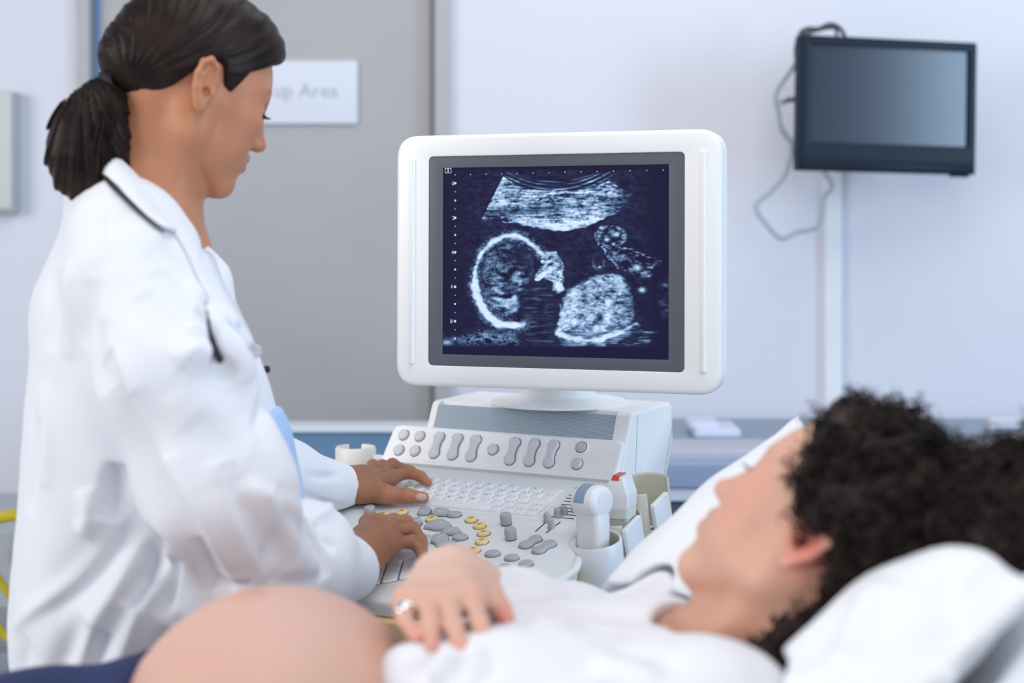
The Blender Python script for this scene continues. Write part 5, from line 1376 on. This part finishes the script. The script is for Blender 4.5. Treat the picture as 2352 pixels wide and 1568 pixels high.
# hair: a curly mass built of coiled locks over a dark base
fh = Field(); k = KP; D_ = HP.dirs()
fh.ell(HP(-.014, 0, .047), [.101*k, .089*k, .087*k], .01, 1, D_)
fh.ell(HP(.034, 0, .080), [.048*k, .070*k, .027*k], .03, 1, D_)
fh.ell(HP(-.022, .066, .042), [.046*k, .030*k, .036*k], .02, 1, D_)
fh.ell(HP(-.112, .005, .098), [.062*k, .080*k, .066*k], .03, 1, D_)
fh.ell(HP(-.100, -.01, .150), [.045*k, .060*k, .045*k], .03, 1, D_)
fh.chain([HP(-.070, .02, .01), HP(-.070, .036, -.05), HP(-.062, .052, -.115), HP(-.056, .062, -.165)], [.052, .042, .038, .032], .03, 1, .03)
zz = np.array([-.20, -.105, -.051, -.015, .000, .008, .016, .030, .048, .062, .078, .10, .2]); xx = np.array([-.040, -.040, -.036, -.039, -.026, -.006, .026, .031, .040, .047, .056, .074, .10])
oP = A3(HP.o); RP = np.array([A3(v) for v in D_])
def cutp(X):
    q = (X-oP)@RP.T/k; return (np.interp(q[:, 2], zz, xx)-q[:, 0]+.06*np.clip(np.abs(q[:, 1])-.1, 0, 1))*.7*k
fh.add(cutp, .008, -1)
hw = waves(51, 10, .030, .0042); hw2 = waves(52, 8, .014, .0018)
Vb, Fq = fh.mesh(.0034, (.12, 1.10, .86), (.72, 1.72, 1.34), lambda X: hw(X)+hw2(X))
hp = mesh_obj('hair', Vb, Fq, M['hair_p'], pat, True, None)
# pillow: thick, pressed in by the head
Qo = Vector((.231, 1.39, 1.020)); pa = Vector((0, 1, 0)); pb = Vector((math.cos(math.radians(46)), 0, math.sin(math.radians(46)))); pn = Vector((-pb.z, 0, pb.x))
Rq = np.array([A3(pa), A3(pb), A3(pn)])
PA, PB, B0 = .325, .300, -.135
def pillow_fn(X):
    q = (X-A3(Qo))@Rq.T; a = q[:, 0]/PA; b_ = (q[:, 1]-B0)/PB
    pin = 1-.05*np.cos(np.clip(b_, -1, 1)*1.6)*0
    e = np.clip(1-np.abs(a)**2.6, 0, 1)**.55*np.clip(1-np.abs(b_)**2.6, 0, 1)**.55
    dent = np.exp(-((q[:, 0])/.150)**2-((q[:, 1]+.01)/.20)**2)
    mid = -.034-.060*dent+.15*q[:, 0]*(1-.3*np.abs(a)); up = .078*e*(1-.62*dent)+.002; dn = .070*e+.002
    top = q[:, 2]-(mid+up); bot = (mid-dn)-q[:, 2]
    rim = np.maximum(np.abs(a)-1, np.abs(b_)-1)*.2
    return np.maximum(np.maximum(top, bot)*.62, rim)
fpi = Field(); fpi.add(pillow_fn, .01)
DPi = Drape(fpi); A = DPi.add
A([(2050, 1330), (1990, 1400), (1940, 1500)], .006, .02, .02); A([(2260, 1330), (2200, 1420), (2150, 1540)], -.006, .02, .02); A([(2230, 1270), (2180, 1330), (2150, 1400)], -.005, .012, .016); A([(1960, 1380), (1900, 1450), (1860, 1540)], -.004, .02, .02)
A([(1830, 965), (1760, 1060), (1680, 1150)], -.003, .014, .014)
fpi.add(lambda X: np.minimum(np.minimum(fh.ev(X)-.014, fp.ev(X)-.003), np.minimum(fs_.ev(X)-.009, fcl.ev(X)-.0085)), .004, -1)
Vs, Fq = fpi.mesh(.004, (-.18, 1.02, .62), (.56, 1.80, 1.30), lambda X, w1=waves(61, 6, .16, .0026), w2=waves(62, 5, .06, .0007): DPi(X)+w1(X)+w2(X))
pil = skin_obj('pillow', Vs, Fq, M['linen'], None, 2)
tag(pil, 'plump white pillow propped at an angle behind the curly head', 'pillow')

# flatter second pillow under the first, showing at its top corner
bo = Qo-pn*.225
Q2 = Qo+pb*.070-pn*.150-pa*.10
def pillow2_fn(X):
    q = (X-A3(Q2))@Rq.T; a = np.abs(q[:, 0])/.25; b_ = np.abs(q[:, 1])/.25
    e = np.clip(1-a**2.6, 0, 1)**.55*np.clip(1-b_**2.6, 0, 1)**.55
    return np.maximum((np.abs(q[:, 2])-.075*e-.002)*.62, np.maximum(a-1, b_-1)*.2)
f2 = Field(); f2.add(pillow2_fn, .01)
f2.add(lambda X: np.minimum(np.minimum(fpi.ev(X)-.012, np.minimum(fh.ev(X)-.022, np.minimum(fp.ev(X), fs_.ev(X))-.006)), bo_side(X)), .004, -1)
def bo_side(X): return (X-A3(bo))@A3(pn)-.009
Vs, Fq = f2.mesh(.006, (.10, 1.0, .74), (.72, 1.72, 1.32), waves(71, 6, .14, .002))
tag(skin_obj('pillow', Vs, Fq, M['sheet'], None, 2), 'pale pillow lying under the propped white one at the bed head', 'pillow')

r_ = np.random.default_rng(9)
idx = r_.choice(len(Vb), 4200, replace=len(Vb) < 4200); S0 = Vb[idx]; N0 = fh.grad(S0, .004)
q0 = (S0-oP)@RP.T/k
paths = []
for s0, n0, q in zip(S0, N0, q0):
    rnd = r_.standard_normal(3); d = n0*.8+.75*rnd/np.linalg.norm(rnd)+np.array((.10, 0, -.10)); 
    if q[0] > .02 or (q[2] < .03 and q[0] > -.05): d = d-.8*A3(HP.x)      # locks near the face fall back from it
    d /= np.linalg.norm(d); a = np.cross(d, (.3, .5, .81)); a /= np.linalg.norm(a); b_ = np.cross(d, a)
    Lk = .016+.020*r_.random(); R_ = .0028+.0034*r_.random(); tn = 2.0+2.2*r_.random(); ph = 6.28*r_.random(); t = np.linspace(0, 1, 20)[:, None]
    rad = R_*np.minimum(1, t*4)
    p = s0-n0*.004+d*Lk*t+rad*(a*np.cos(ph+6.28*tn*t)+b_*np.sin(ph+6.28*tn*t))
    paths.append(p)
PP = np.stack(paths); e1 = fpi.ev(PP.reshape(-1, 3)).reshape(PP.shape[:2]).min(1); e2 = ((PP-A3(bo))@A3(pn)).min(1); e3 = f2.ev(PP.reshape(-1, 3)).reshape(PP.shape[:2]).min(1); keep_ = (e1 > .004) & (e2 > .006) & (e3 > .006)
strands_mesh(list(PP[keep_]), .0011, 'curls', M['hair_p'], hp, 3)

# bed: flat mattress and raised back
bed = empty('hospital_bed', (-.3, 1.31, 0), 'hospital bed with raised back under pale sheet, holding the patient', 'bed')
BY0, BY1 = 1.035, 1.575; bw = (BY1-BY0)/2; byc = (BY0+BY1)/2
fl = Frame((-.75, byc, .0), (1, 0, 0), (0, 1, 0))
b = MB(); b.prism(rounded(rect(1.80, bw*2), .05, 5), fl, .52, .655, .03, 5, True); b.build('mattress', M['sheet'], bed)
fbk = Frame(Vector((bo.x, byc, bo.z)), pb, pa*-1 if pb.cross(pa).dot(pn) < 0 else pa, pn)
b = MB(); b.prism(rounded([(-.33, -bw), (.33, -bw), (.33, bw), (-.33, bw)], .05, 5), fbk, -.12, 0, .03, 5, True); b.build('back_section', M['sheet'], bed)
b = MB(); b.prism(rounded(rect(1.84, bw*2-.06), .03, 4), fl, .44, .52, .01, 3); b.build('base_frame', M['bed_frame'], bed)
for lx in (-1.5, -.02):
    for ly in (BY0+.09, BY1-.09):
        b = MB(); b.lathe((lx, ly, 0), (0, 0, 1), [(.02, .0), (.05, .01), (.05, .09), (.022, .11), (.022, .44)], 18); b.build('leg', M['bed_frame'], bed)
